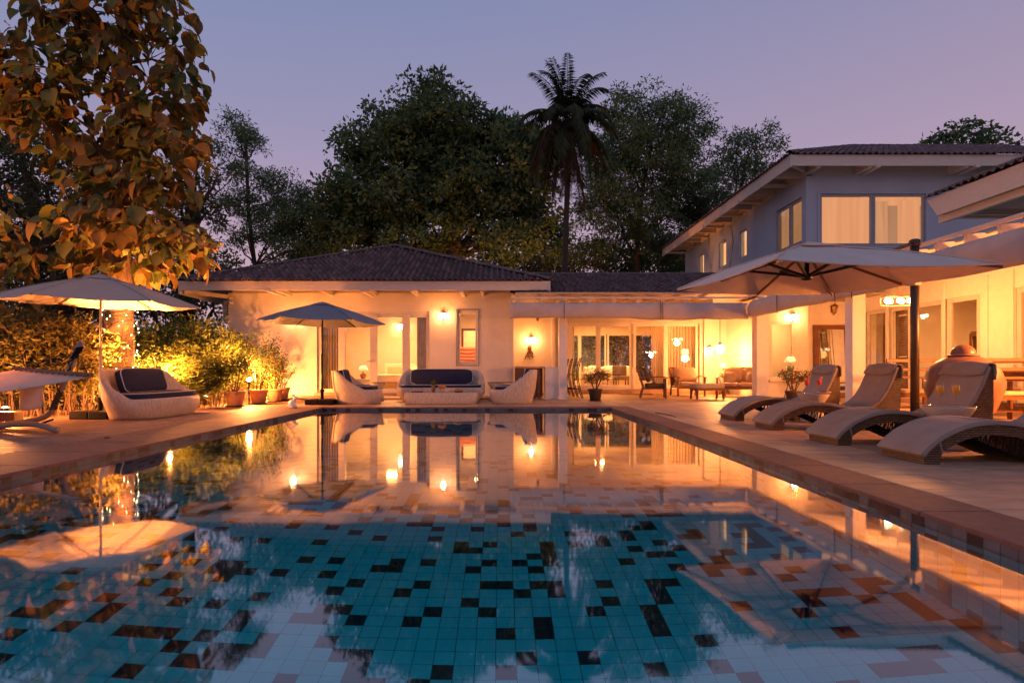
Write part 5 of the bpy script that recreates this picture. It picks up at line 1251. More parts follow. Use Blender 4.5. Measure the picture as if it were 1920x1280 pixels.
def round_stand(label, x, y, h, r_, m=None, n=3):
    T = thing('side_table', label, 'side table', (x, y, 0)); b = MB(); b.lathe([(r_, h - .025), (r_, h)], n=24); obj('table_top', b, m or M['wood'], T)
    for k in range(n):
        a = 2 * math.pi * k / n; b = MB(); b.tube([(r_ * .75 * math.cos(a), r_ * .75 * math.sin(a), 0), (.25 * r_ * math.cos(a + .5), .25 * r_ * math.sin(a + .5), h * .5), (r_ * .7 * math.cos(a + .9), r_ * .7 * math.sin(a + .9), h - .025)], .014, 6); obj('leg', b, m or M['wood'], T)
    return T
x_, y_ = fx(1482, 16.6), 16.6
round_stand('small round table under the lit green ceramic lamp', x_, y_, .82, .28)
table_lamp('lit table lamp with pleated shade and green ceramic base in the nook', x_, y_, .823, .95, 14, M['greenceramic'])
x_, y_ = fx(1357, 20.0), 20.0
round_stand('small round table behind the terrace loveseat', x_, y_, .66, .26); table_lamp('unlit table lamp with round clay base behind the terrace loveseat', x_, y_, .663, 1.05, 0, M['beigecush'], lit=False)
xb, yb = fx(681, 20.2), 20.2
T = thing('bedside_table', 'white bedside table beside the bed inside the cottage', 'bedside table', (xb, yb, .1)); b = MB(); b.box(-.25, .25, -.2, .2, 0, .42); obj('cabinet', b, M['linen'], T, bevel=.01); b = MB(); b.box(-.27, .27, -.22, .22, .422, .45); obj('table_top', b, M['linen'], T, bevel=.005)
table_lamp('glowing bedside lamp with cream shade seen through the cottage doors', xb, yb, .555, 1.05, 16, M['terracotta'])
T = thing('bed', 'bed with white linen inside the cottage', 'bed', (-3.6, 21.0, .1)); b = MB(); b.box(-.75, 1.3, -1.0, 1.0, .05, .32); obj('bed_base', b, M['beigecush'], T, bevel=.02); b = MB(); b.box(-.73, 1.28, -.98, .98, .325, .60); obj('mattress', b, M['linen'], T, bevel=.05, seg=3)
b = MB(); b.box(-.75, 1.3, 1.01, 1.1, 0, 1.0); obj('headboard', b, M['linen'], T, bevel=.02)
for k in range(2): b = MB(); b.cbox((-.25 + k * .85, .8, .72), (.65, .14, .30), rx=-.35); obj('pillow', b, M['beigecush'] if k == 0 else M['linen'], T, bevel=.05, seg=3)
lantern('lit wall sconce inside the cottage bedroom', fx(752, 22.5), 22.59, fz(611, 22.5), 6, s=1.1)
T = thing('patterned_chair', 'armchair with a red and cream patterned back seen through the narrow cottage window', 'chair', (fx(876, 20.6), 20.4, .1))
ikat = nmat('ikat_cloth'); mm_, tt_, pp_ = ikat; chk = tt_.nodes.new('ShaderNodeTexWave'); chk.wave_type = 'RINGS'; chk.inputs['Scale'].default_value = 2.6; chk.inputs['Distortion'].default_value = 3; rpp = tt_.nodes.new('ShaderNodeValToRGB'); rpp.color_ramp.interpolation = 'CONSTANT'; rpp.color_ramp.elements[0].color = (.40, .08, .03, 1); rpp.color_ramp.elements[1].color = (.6, .38, .2, 1); rpp.color_ramp.elements[1].position = .6
tco = tt_.nodes.new('ShaderNodeTexCoord'); tt_.links.new(tco.outputs['Object'], chk.inputs[0]); tt_.links.new(chk.outputs['Fac'], rpp.inputs[0]); tt_.links.new(rpp.outputs[0], pp_.inputs['Base Color'])
b = MB(); b.box(-.38, .30, .05, .15, .5, 1.55); obj('backrest', b, mm_, T, bevel=.02); b = MB(); b.box(-.38, .30, -.5, .05, .35, .5); obj('seat', b, mm_, T, bevel=.03)
for sx in (-.34, .26):
    for sy in (-.45, .08): b = MB(); b.box(sx - .02, sx + .02, sy - .02, sy + .02, 0, .35); obj('leg', b, M['wood'], T)

# bar ----------------------------------------------------------------
T = thing('bar_counter', 'brown wooden bar counter with white end panel at the left end of the terrace', 'bar', (1.0, 17.4, 0))
bz = fz(688, 17.3)
b = MB(); b.box(fx(966, 17.3), fx(1022, 17.2), 17.25, 17.9, bz - .03, bz + .02); obj('counter_top', b, M['stone'], T, world=True, bevel=.006)
b = MB(); b.box(fx(966, 17.3), fx(996, 17.3), 17.3, 17.34, .05, bz - .03); obj('front_panel', b, M['wood'], T, world=True)
for px in (1003, 1011): b = MB(); b.box(fx(px - 3, 17.3), fx(px + 2, 17.3), 17.3, 17.36, .02, bz - .03); obj('post', b, M['wood'], T, world=True)
b = MB(); b.box(fx(1022, 17.3), fx(1047, 17.3), 17.12, 17.9, 0, bz + .0); obj('end_panel', b, M['white'], T, world=True, bevel=.006)
b = MB(); b.box(fx(966, 17.3), fx(996, 17.3), 17.35, 17.38, .1, .9); b.box(fx(966, 17.3), fx(1020, 17.3), 17.86, 17.89, .02, bz - .03); each('back_panel', b, M['wood'], T, world=True)
T = thing('octopus_ornament', 'dark octopus shaped wall ornament under the bar lantern', 'ornament', (fx(993, TY - .05), TY - .03, fz(655, TY)))
b = MB(); b.lathe([(.01, .16), (.06, .12), (.075, .05), (.05, -.02), (.03, -.05)], n=12); obj('head', b, M['wood'], T, smooth=True)
for k in range(6):
    a = -1.1 + k * .42; pts = [(.03 * math.sin(a), -.02, -.02), (.12 * math.sin(a) + .02, -.03, -.14), (.16 * math.sin(a) - .02, -.02, -.26), (.20 * math.sin(a) + .03 * (-1) ** k, -.02, -.36 + .05 * (k % 3)), (.22 * math.sin(a) - .03 * (-1) ** k, -.02, -.33 + .05 * (k % 3))]
    b = MB(); b.tube([Vector(p) for p in smooth_curve(pts, 3)], [.018] * 4 + [.013] * 5 + [.008] * 4, 6); obj('tentacle', b, M['wood'], T, smooth=True)
def bar_stool(label):
    T = thing('bar_stool', label, 'bar stool', (0, 0, 0), 0, 'black bar stools standing in a row'); m = M['blackmetal']
    b = MB(); b.box(-.19, .19, -.19, .19, .70, .725); obj('seat', b, M['wood'], T, bevel=.008)
    for sy in (-.17, .17):
        b = MB(); b.tube([Vector(p) for p in smooth_curve([(.30, sy, 0), (.20, sy, .35), (.15, sy, .72), (.19, sy, 1.0), (.25, sy, 1.22)], 4)], .016, 6); obj('back_leg', b, m, T, smooth=True)
        b = MB(); b.tube([(-.20, sy, 0), (-.17, sy, .70)], .014, 6); obj('front_leg', b, m, T)
    for z in (.28,): b = MB(); b.tube([(-.19, -.17, z), (.22, -.17, z), (.22, .17, z), (-.19, .17, z), (-.19, -.17, z)], .009, 5); obj('foot_rail', b, m, T)
    for z in (1.0, 1.1, 1.2): b = MB(); b.tube([(.15 + (z - .6) * .17, -.17, z), (.15 + (z - .6) * .17, .17, z)], .012, 5); obj('back_slat', b, m, T)
    return T
bs = bar_stool('black metal bar stool, nearest of the row beside the pillar')
bs.location = (fx(1074, 17.6), 17.7, 0)
for k, lab in enumerate(('second black metal bar stool of the row beside the pillar', 'third black metal bar stool of the row beside the pillar', 'farthest black metal bar stool of the row, closest to the glass doors')):
    dup(bs, (fx(1074, 17.6) - .05 - .05 * k, 18.35 + .65 * k, 0), 0, lab)
T = thing('ceiling_camera', 'small dark dome camera under the awning above the bar', 'camera', (fx(1008, 17.6), 17.6, fz(599, 17.6))); b = MB(); b.lathe([(.05, .06), (.05, .02), (.035, -.02), (.005, -.05)], n=14); obj('dome', b, M['brass'], T, smooth=True); b = MB(); b.tube([(0, 0, .05), (0, 0, .6)], .008, 5); obj('stem', b, M['brass'], T)

# teak terrace furniture --------------------------------------------
def teak_seat(label, w, loc, rz, cm, pillows=0, cat='armchair', name='teak_armchair'):
    T = thing(name, label, cat, loc, rz); m = M['teak']
    for sx in (-1, 1):
        b = MB(); b.bar((sx * (w / 2 - .03), -.34, 0), (sx * (w / 2 - .03), -.34, .60), .055); obj('front_leg', b, m, T, bevel=.006, seg=1)
        b = MB(); b.bar((sx * (w / 2 - .05), .40, 0), (sx * (w / 2 - .05), .30, .36), .05); b.bar((sx * (w / 2 - .05), .30, .34), (sx * (w / 2 - .05), .50, .92), .05); obj('back_leg', b, m, T, bevel=.006, seg=1)
        b = MB(); P = smooth_curve([(-.42, .60), (-.30, .635), (-.05, .64), (.2, .63), (.38, .60)], 3); b.band([(y, z + .018) for y, z in P], [(y, z - .012) for y, z in P], -.045, .045); b.v = [(sx * (w / 2 - .03) + q[1], q[0], q[2]) for q in b.v]; obj('armrest', b, m, T, bevel=.006, seg=1)
    b = MB(); b.box(-w / 2 + .05, w / 2 - .05, -.36, -.32, .24, .34); obj('apron', b, m, T); b = MB(); b.box(-w / 2 + .05, w / 2 - .05, -.3, .3, .27, .31); obj('seat_frame', b, m, T)
    b = MB(); b.box(-w / 2 + .07, w / 2 - .07, -.012, .012, 0, .58); xf(b, Matrix.Translation((0, .32, .33)) @ Matrix.Rotation(R(-18), 4, 'X')); obj('cane_back', b, M['cane'], T)
    b = MB(); b.bar((-w / 2 + .06, .50, .92), (w / 2 - .06, .50, .92), .05, .06); obj('top_rail', b, m, T, bevel=.006, seg=1)
    nC = max(1, round(w / .75)); cw = (w - .14) / nC
    for k in range(nC):
        cx = -w / 2 + .07 + cw * (k + .5)
        b = cushion(cw - .01, .62, .12, e=6, puff=.15); obj('seat_cushion', xf(b, Matrix.Translation((cx, -.05, .32))), cm, T, smooth=True)
        b = cushion(cw - .02, .48, .11, e=6, puff=.25); obj('back_cushion', xf(b, Matrix.Translation((cx, .26, .69)) @ Matrix.Rotation(R(72), 4, 'X')), cm, T, smooth=True)
    for k in range(pillows):
        b = cushion(.38, .36, .08, e=4, puff=.5); obj('throw_pillow', xf(b, Matrix.Translation((-w / 2 + .32 + k * (w - .64) / max(1, pillows - 1), .05, .60)) @ Matrix.Rotation(R(70), 4, 'X') @ Matrix.Rotation(R(random.uniform(-8, 8)), 4, 'Z')), M['beigecush'], T, smooth=True)
    return T
teak_seat('teak armchair with dark olive cushions at the left of the terrace group', .80, (fx(1225, 18.0), 18.0, 0), R(78), M['olivecush'], 1)
teak_seat('teak armchair with beige cushions facing the camera in the terrace group', .95, (fx(1287, 19.5), 19.4, 0), R(4), M['beigecush'])
teak_seat('teak loveseat with beige cushions at the right of the terrace group, beside the pillar', 1.35, (fx(1392, 18.6), 18.7, 0), R(-38), M['beigecush'], 2, 'sofa', 'teak_loveseat')
T = thing('ottoman', 'teak footstool with pale striped cushion in the middle of the terrace group', 'footstool', (fx(1328, 17.2), 17.3, 0), R(5))
for sx in (-1, 1):
    for sy in (-1, 1): b = MB(); b.bar((sx * .40, sy * .22, 0), (sx * .38, sy * .20, .30), .055); obj('leg', b, M['teak'], T, bevel=.005, seg=1)
b = MB(); b.box(-.42, .42, -.25, .25, .25, .31); obj('frame', b, M['teak'], T, bevel=.006); obj('cushion', xf(cushion(.92, .55, .13, e=6, puff=.15), Matrix.Translation((0, 0, .315))), M['stripe'], T, smooth=True)
T = thing('doormat', 'dark mat lying in front of the sliding glass doors', 'mat', (fx(1190, 20.5), 20.5, 0)); b = MB(); b.box(-.55, .55, -.3, .3, 0, .02); obj('pile', b, M['wood'], T)

# inside the living room
T = thing('white_sofa', 'white sofa inside the room behind the sliding glass doors', 'sofa', (ty(1150) + .3, 23.6, .17))
b = MB(); b.box(-1.0, 1.0, -.4, .45, .05, .35); obj('sofa_base', b, M['linen'], T, bevel=.03); b = MB(); b.box(-1.0, 1.0, .3, .5, .35, .80); obj('backrest', b, M['linen'], T, bevel=.05)
for k in range(3): obj('pillow', xf(cushion(.55, .42, .14, e=4, puff=.4), Matrix.Translation((-.62 + .62 * k, .15, .62)) @ Matrix.Rotation(R(70), 4, 'X')), M['linen'], T, smooth=True)
for sx in (-1.05, .97): b = MB(); b.box(sx - .04, sx + .12, -.4, .5, 0, .58); obj('arm', b, M['linen'], T, bevel=.03)
T = thing('metal_console', 'thin black metal side table in front of the white sofa indoors', 'side table', (ty(1157), 22.1, .17)); b = MB(); b.box(-.25, .25, -.15, .15, .50, .52); obj('table_top', b, M['blackmetal'], T)
for sx in (-.2, .22): b = MB(); b.bar((sx, 0, 0), (sx, 0, .5), .02); obj('leg', b, M['blackmetal'], T)
b = MB(); b.bar((-.2, 0, .34), (.22, 0, .34), .02); obj('cross_rail', b, M['blackmetal'], T)
T = thing('upholstered_chair', 'brown upholstered chair inside, right of the white sofa', 'chair', (ty(1178), 22.6, .17)); b = MB(); b.box(-.28, .28, -.28, .28, .30, .45); obj('seat', b, M['curtain2'], T, bevel=.03); b = MB(); b.box(-.28, .28, .20, .32, .45, .85); obj('backrest', b, M['curtain2'], T, bevel=.04)
for sx in (-.23, .23):
    for sy in (-.22, .24): b = MB(); b.bar((sx, sy, 0), (sx, sy, .3), .045); obj('leg', b, M['wood'], T)

# mirror, bench, jar, dining ----------------------------------------
T = thing('leaning_mirror', 'tall mirror in a broad dark wood frame leaning on the nook wall', 'mirror', (fx(1563, 18.3), 18.30, 0))
mw, mh = .56, fz(608, 18.3); tl_ = Matrix.Rotation(R(-4), 4, 'X')
b = MB(); b.box(-mw, -mw + .15, -.03, .03, 0, mh); b.box(mw - .15, mw, -.03, .03, 0, mh); b.box(-mw + .15, mw - .15, -.03, .03, mh - .14, mh); b.box(-mw + .15, mw - .15, -.03, .03, 0, .14); obj('frame', xf(b, tl_), M['teak'], T, bevel=.008)
b = MB(); b.box(-mw + .14, mw - .14, .0, .008, .13, mh - .13); obj('mirror_glass', xf(b, tl_), M['mirror'], T)
T = thing('upholstered_bench', 'dark bench with a striped back cushion below the leaning mirror', 'bench', (fx(1580, 16.0), 15.6, 0)); b = MB(); b.box(-.75, .4, -.25, .25, .32, .42); obj('seat', b, M['navy'], T, bevel=.02); obj('back_cushion', xf(cushion(1.0, .40, .12, e=6, puff=.3), Matrix.Translation((-.15, .2, .68)) @ Matrix.Rotation(R(76), 4, 'X')), M['stripe'], T, smooth=True)
for sx in (-.7, .35):
    for sy in (-.2, .2): b = MB(); b.bar((sx, sy, 0), (sx, sy, .32), .05); obj('leg', b, M['wood'], T)
T = thing('clay_jar', 'huge burnished clay jar with a domed lid behind the second lounger', 'jar', (fx(1806, 9.3), 9.3, 0))
jt = fz(668, 9.3)
b = MB(); b.lathe([(.24, 0), (.27, .02), (.42, .25), (.51, .52), (.515, .70), (.46, jt - .20), (.36, jt - .09), (.24, jt - .015), (.18, jt)], n=48); obj('belly', b, M['jar'], T, smooth=True)
b = MB(); b.lathe([(.195, jt - .002), (.215, jt + .008), (.21, jt + .020), (.168, jt + .026), (.166, jt + .05), (.155, jt + .095), (.125, jt + .14), (.075, jt + .175), (.01, jt + .19)], n=48); obj('domed_lid', b, M['jar'], T, smooth=True)
T = thing('dining_table', 'long teak dining table under the globe chandelier', 'dining table', (9.55, 10.9, 0))
b = MB()
for k in range(6): bb = MB(); bb.box(-.52 + k * .175, -.52 + k * .175 + .17, -1.35, 1.35, .80, .84); obj('plank', bb, M['teak'], T, bevel=.004, seg=1)
b = MB(); b.box(-.45, .45, -1.25, 1.25, .72, .798); obj('apron', b, M['teak'], T)
for sx in (-.42, .42):
    for sy in (-1.2, 1.2): b = MB(); b.bar((sx, sy, 0), (sx, sy, .72), .10); obj('leg', b, M['teak'], T)
def bench(label, loc, w, rz):
    T = thing('teak_bench', label, 'bench', loc, rz); m = M['teak']
    for sx in (-1, 1):
        b = MB(); b.bar((sx * (w / 2 - .04), -.28, 0), (sx * (w / 2 - .04), -.28, .66), .06); obj('front_leg', b, m, T, bevel=.005, seg=1)
        b = MB(); b.bar((sx * (w / 2 - .04), .28, 0), (sx * (w / 2 - .04), .30, 1.0), .06); obj('back_leg', b, m, T, bevel=.005, seg=1)
        b = MB(); b.bar((sx * (w / 2 - .04), -.32, .68), (sx * (w / 2 - .04), .27, .68), .07, .035); obj('armrest', b, m, T, bevel=.005, seg=1)
        b = MB(); b.bar((sx * (w / 2 - .04), -.25, .16), (sx * (w / 2 - .04), .27, .16), .04); obj('side_rail', b, m, T)
    for z, hh in ((1.02, .055), (.86, .05), (.72, .04)): b = MB(); b.bar((-w / 2, .30, z), (w / 2, .30, z), .035, hh); obj('back_rail', b, m, T, bevel=.004, seg=1)
    b = MB(); b.box(-w / 2 + .05, w / 2 - .05, -.29, .27, .36, .42); obj('seat_frame', b, m, T); b = MB(); b.bar((-w / 2, 0, .16), (w / 2, 0, .16), .04); obj('stretcher', b, m, T)
    obj('seat_cushion', xf(cushion(w - .14, .54, .07, e=8, puff=.1), Matrix.Translation((0, 0, .425))), M['beigecush'], T, smooth=True); return T
bench('teak bench with beige cushion behind the parasol pole, left of the clay jar', (fx(1700, 10.9), 10.9, 0), 1.15, R(180))
bench('teak armed bench with beige cushion right of the clay jar, before the dining table', (fx(1850, 9.9), 9.9, 0), 1.35, R(180))
bench('teak bench with beige cushion along the glass doors behind the dining table', (10.35, 12.6, 0), 1.6, R(-90))
T = thing('tableware', 'white plates and bowls set out on the long dining table', 'plates', (9.5, 11.3, .841))
for k in range(5): b = MB(); b.lathe([(.06, 0), (.11, .012), (.115, .02), (.02, .012)], (.0 + .25 * (-1) ** k, -.8 + k * .42, 0), 16); obj('plate', b, M['linen'], T, smooth=True)
b = MB(); b.lathe([(.05, 0), (.10, .06), (.12, .10), (.11, .10), (.04, .02)], (0, .2, 0), 18); obj('serving_bowl', b, M['linen'], T, smooth=True)
# air conditioner on the cottage side
T = thing('air_conditioner', 'pale outdoor air conditioner unit on the cottage side wall under the eaves', 'air conditioner', (X0 - .02, WY + .7, fz(590, 19)))
b = MB(); b.box(-.30, 0, -.4, .4, -.32, .40); obj('case', b, M['ac'], T, bevel=.02); 
for k in range(4): b = MB(); b.box(-.16, -.08, -.415, -.402, .22 - k * .09, .26 - k * .09); obj('vent', b, M['black'], T)
b = MB(); b.tube([(-.24, -.41, -.28), (-.24, -.41, 0), (-.06, -.41, 0), (-.06, -.41, -.28)], .008, 4); obj('grille', b, M['blackmetal'], T)
for zc, lab in ((fz(559, WY), 'upper of two small white security cameras at the cottage corner'), (fz(568, WY), 'lower of two small white security cameras at the cottage corner')):
    T = thing('security_camera', lab, 'camera', (fx(435, WY), WY - .005, zc)); b = MB(); b.cbox((0, -.02, 0), (.07, .04, .07)); obj('mount', b, M['white'], T); b = MB(); b.tube([(0, -.03, 0), (-.03, -.14, -.02)], .03, 10); obj('barrel', b, M['white'], T); b = MB(); b.tube([(-.03, -.1405, -.02), (-.031, -.145, -.021)], .022, 10); obj('lens', b, M['black'], T)
T = thing('deck_cable', 'thin dark cable lying on the paving at the far right corner of the pool', 'cable', (3.6, 12.2, 0)); b = MB()
pts = [(fx(px, 935 / (py - HY)), 935 / (py - HY), .008) for px, py in ((1228, 775), (1240, 775.5), (1252, 778), (1262, 780), (1266, 783))]
b.tube([Vector(p) - Vector((3.6, 12.2, 0)) for p in smooth_curve([tuple(p) for p in pts], 4)], .008, 6); obj('cord', b, M['wood'], T)
for (px, py, lab) in ((327, 768, 'curled dry leaf on the paving beside the left sofa'), (196, 822, 'tiny dark leaf on the left paving'), (1140, 777, 'dry leaf on the paving near the far pool corner')):
    Y = 935 / (py - HY); me = leaf_mesh('blade', np.array([[0, 0, .015]] * 3), np.array([.22, .18, .2]) * (.4 if '196' in str(px) else 1), rng.normal(size=(3, 3)) * [1, 1, .1], M['f_dry'], .5)
    T = thing('fallen_leaf', lab, 'leaf', (fx(px, Y), Y, 0)); link_mesh('blade', me, T)
# ================================================================== VEGETATION
def limb(b, a, c, r0, r1, wig=.08, n=6, seg=5):
    a, c = Vector(a), Vector(c); L = (c - a).length; pts = []
    for k in range(seg + 1):
        t = k / seg; p = a.lerp(c, t); 
        if 0 < k < seg: p += Vector((random.uniform(-1, 1), random.uniform(-1, 1), random.uniform(-.4, .8))) * wig * L
        pts.append(p)
    b.tube(pts, [r0 + (r1 - r0) * k / seg for k in range(seg + 1)], n); return pts
def crown_points(lobes, Y, dY, per, cr, n_leaf):
    """leaf centres: twig clusters spread through lobes given as (x, z, rx, rz) in metres"""
    out_ = []; dirs = []; cl = []
    for (x, z, rx, rz, *o) in lobes:
        k = max(4, int(rx * rz * per * 3.2 * (o[0] if o else 1)))
        u = rng.normal(size=(k, 3)); u /= np.linalg.norm(u, axis=1, keepdims=True); rad = rng.random(k) ** .42
        c = np.stack([x + u[:, 0] * rad * rx, Y + u[:, 1] * rad * dY, z + u[:, 2] * rad * rz], 1)
        cl.append(c)
    cl = np.concatenate(cl); m = len(cl)
    s = rng.uniform(.6, 1.35, m); idx = np.repeat(np.arange(m), n_leaf)
    u = rng.normal(size=(len(idx), 3)); u /= np.linalg.norm(u, axis=1, keepdims=True)
    u *= (rng.random(len(idx)) ** .5)[:, None]
    C = cl[idx] + u * cr * s[idx][:, None] * [1, 1, .62]
    return C, u, cl
def bg_tree(label, Y, trunk, lobes, leafm, lsize=.26, per=2.2, cr=.55, n_leaf=22, asp=.5, dY=None, name='background_tree', droop=.1, tr=.35, limbs=True, cat='tree', group=None, barkm='darkbark'):
    L = [(fx(px, Y), fz(py, Y), rx * Y / F, rz * Y / F, *o) for px, py, rx, rz, *o in lobes]
    dY = dY or 1.1 * max(q[2] for q in L)
    bx = fx(trunk[0][0], Y); T = thing(name, label, cat, (bx, Y, 0), group=group); base = T.location
    C, u, cl = crown_points(L, Y, dY, per, cr, n_leaf)
    D = u + rng.normal(size=u.shape) * .5 - [0, 0, droop]
    me = leaf_mesh('crown', C - np.array(base), rng.uniform(.6, 1.25, len(C)) * lsize, D, M[leafm], asp)
    link_mesh('crown', me, T, 'stuff')
    b = MB(); tp = [Vector((fx(px, Y), Y, fz(py, Y) if i else -.1)) for i, (px, py) in enumerate(trunk)]
    b.tube([p - base for p in tp], [tr * (1 - .55 * i / len(tp)) for i in range(len(tp))], 9)
    obj('trunk', b, M[barkm], T, smooth=True)
    b = MB()
    for (x, z, rx, rz, *o) in L:
        j = min(range(len(tp)), key=lambda k: (tp[k] - Vector((x, Y, z - rz - 1.2))).length); s0 = tp[j]
        P = limb(b, s0 - base, Vector((x, Y + random.uniform(-.5, .5) * dY, z)) - base, tr * .42, tr * .12, .07)
        for _ in range(5):
            q = P[random.randint(2, len(P) - 1)]; limb(b, q, Vector((x + random.uniform(-.8, .8) * rx, Y + random.uniform(-.7, .7) * dY, z + random.uniform(-.8, .8) * rz)) - base, tr * .14, tr * .03, .08, 5, 4)
    obj('limbs', b, M[barkm], T, smooth=True)
    return T
bg_tree('huge dense evergreen tree behind the cottage roof, left of the coconut palm', 33, [(850, 700), (850, 480), (845, 380), (830, 300)],
        [(815, 195, 62, 32), (745, 235, 55, 35), (700, 290, 65, 40), (800, 270, 90, 60), (880, 245, 60, 45), (950, 265, 50, 50), (655, 375, 55, 50), (740, 370, 90, 65), (860, 350, 95, 70), (960, 350, 70, 70), (650, 440, 60, 40, .7), (740, 460, 85, 42, .6), (850, 455, 85, 45, .5), (950, 450, 70, 45, .6), (1010, 300, 40, 60), (1020, 430, 50, 60, .6)],
        'f_ficus', lsize=.30, per=7.2, cr=.68, n_leaf=64, tr=.55)
bg_tree('tall feathery tree right of the coconut palm', 36, [(1200, 700), (1195, 480), (1200, 380), (1215, 300)],
        [(1165, 205, 45, 28, .8), (1235, 215, 62, 38, .9), (1285, 255, 52, 48, .9), (1165, 270, 60, 50), (1235, 310, 80, 60), (1130, 360, 60, 60), (1290, 350, 55, 50, .8), (1190, 400, 80, 50, .8), (1110, 450, 60, 45, .6), (1230, 460, 80, 40, .6)],
        'f_feather', lsize=.25, per=8, cr=.72, n_leaf=62, asp=.34, tr=.20, droop=.3)
bg_tree('feathery round tree beside the sloping eave of the upper storey', 38, [(1375, 700), (1370, 480), (1385, 380), (1395, 320)],
        [(1400, 262, 45, 24, .7), (1365, 295, 40, 28, .7), (1430, 290, 28, 30, .7), (1395, 325, 45, 32, .8), (1340, 350, 40, 36, .7), (1320, 410, 50, 45, .9), (1280, 470, 60, 40, .8), (1390, 370, 30, 30, .6)],
        'f_feather', lsize=.25, per=7.5, cr=.70, n_leaf=58, asp=.34, tr=.16, droop=.3)
bg_tree('slender dark tree with small flat crown against the sky, left of the cottage roof', 32, [(473, 700), (478, 500), (466, 400), (462, 300), (460, 262)],
        [(448, 245, 42, 18, .8), (480, 262, 22, 14, .5), (428, 285, 30, 22, .5), (480, 335, 55, 22, .5), (535, 352, 50, 22, .5), (470, 385, 60, 26, .6), (560, 385, 42, 28, .6), (525, 425, 65, 35, .8), (590, 412, 34, 34, .7), (440, 440, 36, 26, .35), (570, 470, 50, 35, .9), (610, 450, 30, 40, .9)],
        'f_feather', lsize=.21, per=17, cr=.5, n_leaf=60, asp=.32, tr=.13, droop=.2)
bg_tree('dark bushy tree behind the big leafed tree at the left of the cottage', 23, [(350, 700), (350, 560), (355, 440), (360, 350)],
        [(345, 285, 60, 45, .8), (395, 330, 45, 40, .6), (330, 370, 60, 50), (395, 400, 40, 40, .8), (300, 450, 70, 50), (370, 490, 50, 50, .7), (300, 560, 100, 50), (385, 580, 45, 60, .8), (240, 470, 60, 60), (225, 340, 60, 60)],
        'f_dark', lsize=.17, per=14, cr=.36, n_leaf=26, tr=.3)
bg_tree('broad dark tree behind the hedge at the left edge', 20, [(60, 700), (60, 560), (70, 440), (60, 350)],
        [(15, 250, 60, 50), (90, 300, 80, 50), (-40, 330, 70, 80), (30, 380, 80, 60), (130, 390, 70, 60), (60, 480, 90, 60), (-30, 480, 70, 80), (160, 500, 80, 60), (100, 570, 100, 50), (-20, 590, 80, 60), (200, 580, 60, 50)],
        'f_dark', lsize=.17, per=16, cr=.36, n_leaf=26, tr=.3)
bg_tree('small dark round tree showing above the upper storey roof', 46, [(1800, 700), (1800, 400), (1800, 300)],
        [(1765, 262, 34, 18, .8), (1800, 250, 26, 22, .8), (1840, 256, 38, 20, .8), (1870, 262, 15, 12, .6), (1915, 266, 16, 10, .7)],
        'f_ficus', lsize=.42, per=7, cr=.5, n_leaf=14, asp=.6, tr=.25)
bg_tree('low dark scrub trees far behind the terrace roof', 42, [(1120, 700), (1120, 560)],
        [(1050, 490, 90, 36), (1180, 500, 90, 34), (1300, 505, 80, 34), (950, 500, 80, 30, .7), (680, 500, 80, 25, .7), (560, 500, 70, 30, .8), (440, 530, 60, 50, .8), (1400, 480, 70, 40)],
        'f_dark', lsize=.3, per=6, cr=.75, n_leaf=36, tr=.3)
# coconut palm -------------------------------------------------------
def frond(c, az, el, L, droop, m, T, lw=.5, nl=60, name='frond', lean=0):
    """rachis arching from c; leaflets hang from both sides"""
    pts = []; p = Vector(c); d = Vector((math.cos(az) * math.cos(el), math.sin(az) * math.cos(el), math.sin(el))); st = L / 14
    for k in range(15):
        pts.append(p.copy()); d.z -= droop * (k / 14 + .25) * .16; d.normalize(); p = p + d * st
    C, S, D, Nn = [], [], [], []
    for k in range(nl * 2):
        t = .12 + .88 * (k // 2) / nl; i = min(int(t * 14), 13); q = pts[i].lerp(pts[i + 1], t * 14 - i); dd = (pts[i + 1] - pts[i]).normalized()
        side = dd.cross(Vector((0, 0, 1))); side = side.normalized() if side.length > .05 else Vector((math.sin(az), -math.cos(az), 0)); side *= (1 if k % 2 else -1)
        D.append(tuple(side * .8 + dd * (.55 + .5 * t) + Vector((random.uniform(-.12, .12), random.uniform(-.12, .12), -.55 - random.random() * .35)))); C.append(tuple(q)); S.append(lw * (1.1 - .65 * t) * random.uniform(.8, 1.15)); Nn.append(tuple(dd + Vector((0, 0, .3))))
    me = leaf_mesh(name, np.array(C), np.array(S), np.array(D), m, .085, np.array(Nn), bend=.12)
    o = link_mesh(name, me, T)
    b = MB(); b.tube(pts, [.028 * (1 - .8 * k / 14) * (L / 2.6) for k in range(15)], 5); obj('rachis', b, m, o, smooth=True)
PY = 26; T = thing('coconut_palm', 'tall coconut palm with drooping fronds standing above the terrace roof', 'palm tree', (fx(1060, PY), PY, 0)); base = T.location
pc = at(1063, 225, PY) - base
b = MB(); b.tube([(0, 0, -.1), at(1059, 500, PY) - base, at(1062, 400, PY) - base, at(1066, 300, PY) - base, pc], [.16, .13, .12, .115, .15], 12); obj('trunk', b, M['darkbark'], T, smooth=True)
for k in range(13):
    frond(pc + Vector((0, 0, .25)), k * 2.399 + .4, R(random.uniform(40, 82)), random.uniform(2.3, 2.8), random.uniform(.7, 1.4), M['f_palm'], T, .66)
for k in range(10): frond(pc + Vector((0, 0, .1)), k * 2.399, R(random.uniform(5, 35)), random.uniform(2.6, 3.0), 1.3, M['f_palm'], T, .75)
for k in range(16): frond(pc - Vector((0, 0, .05)), k * 2.399 + .2, R(random.uniform(-45, 0)), random.uniform(2.7, 3.5), random.uniform(1.2, 2.0), M['f_palmdry'] if k % 3 == 0 else M['f_palm'], T, .9, 40)
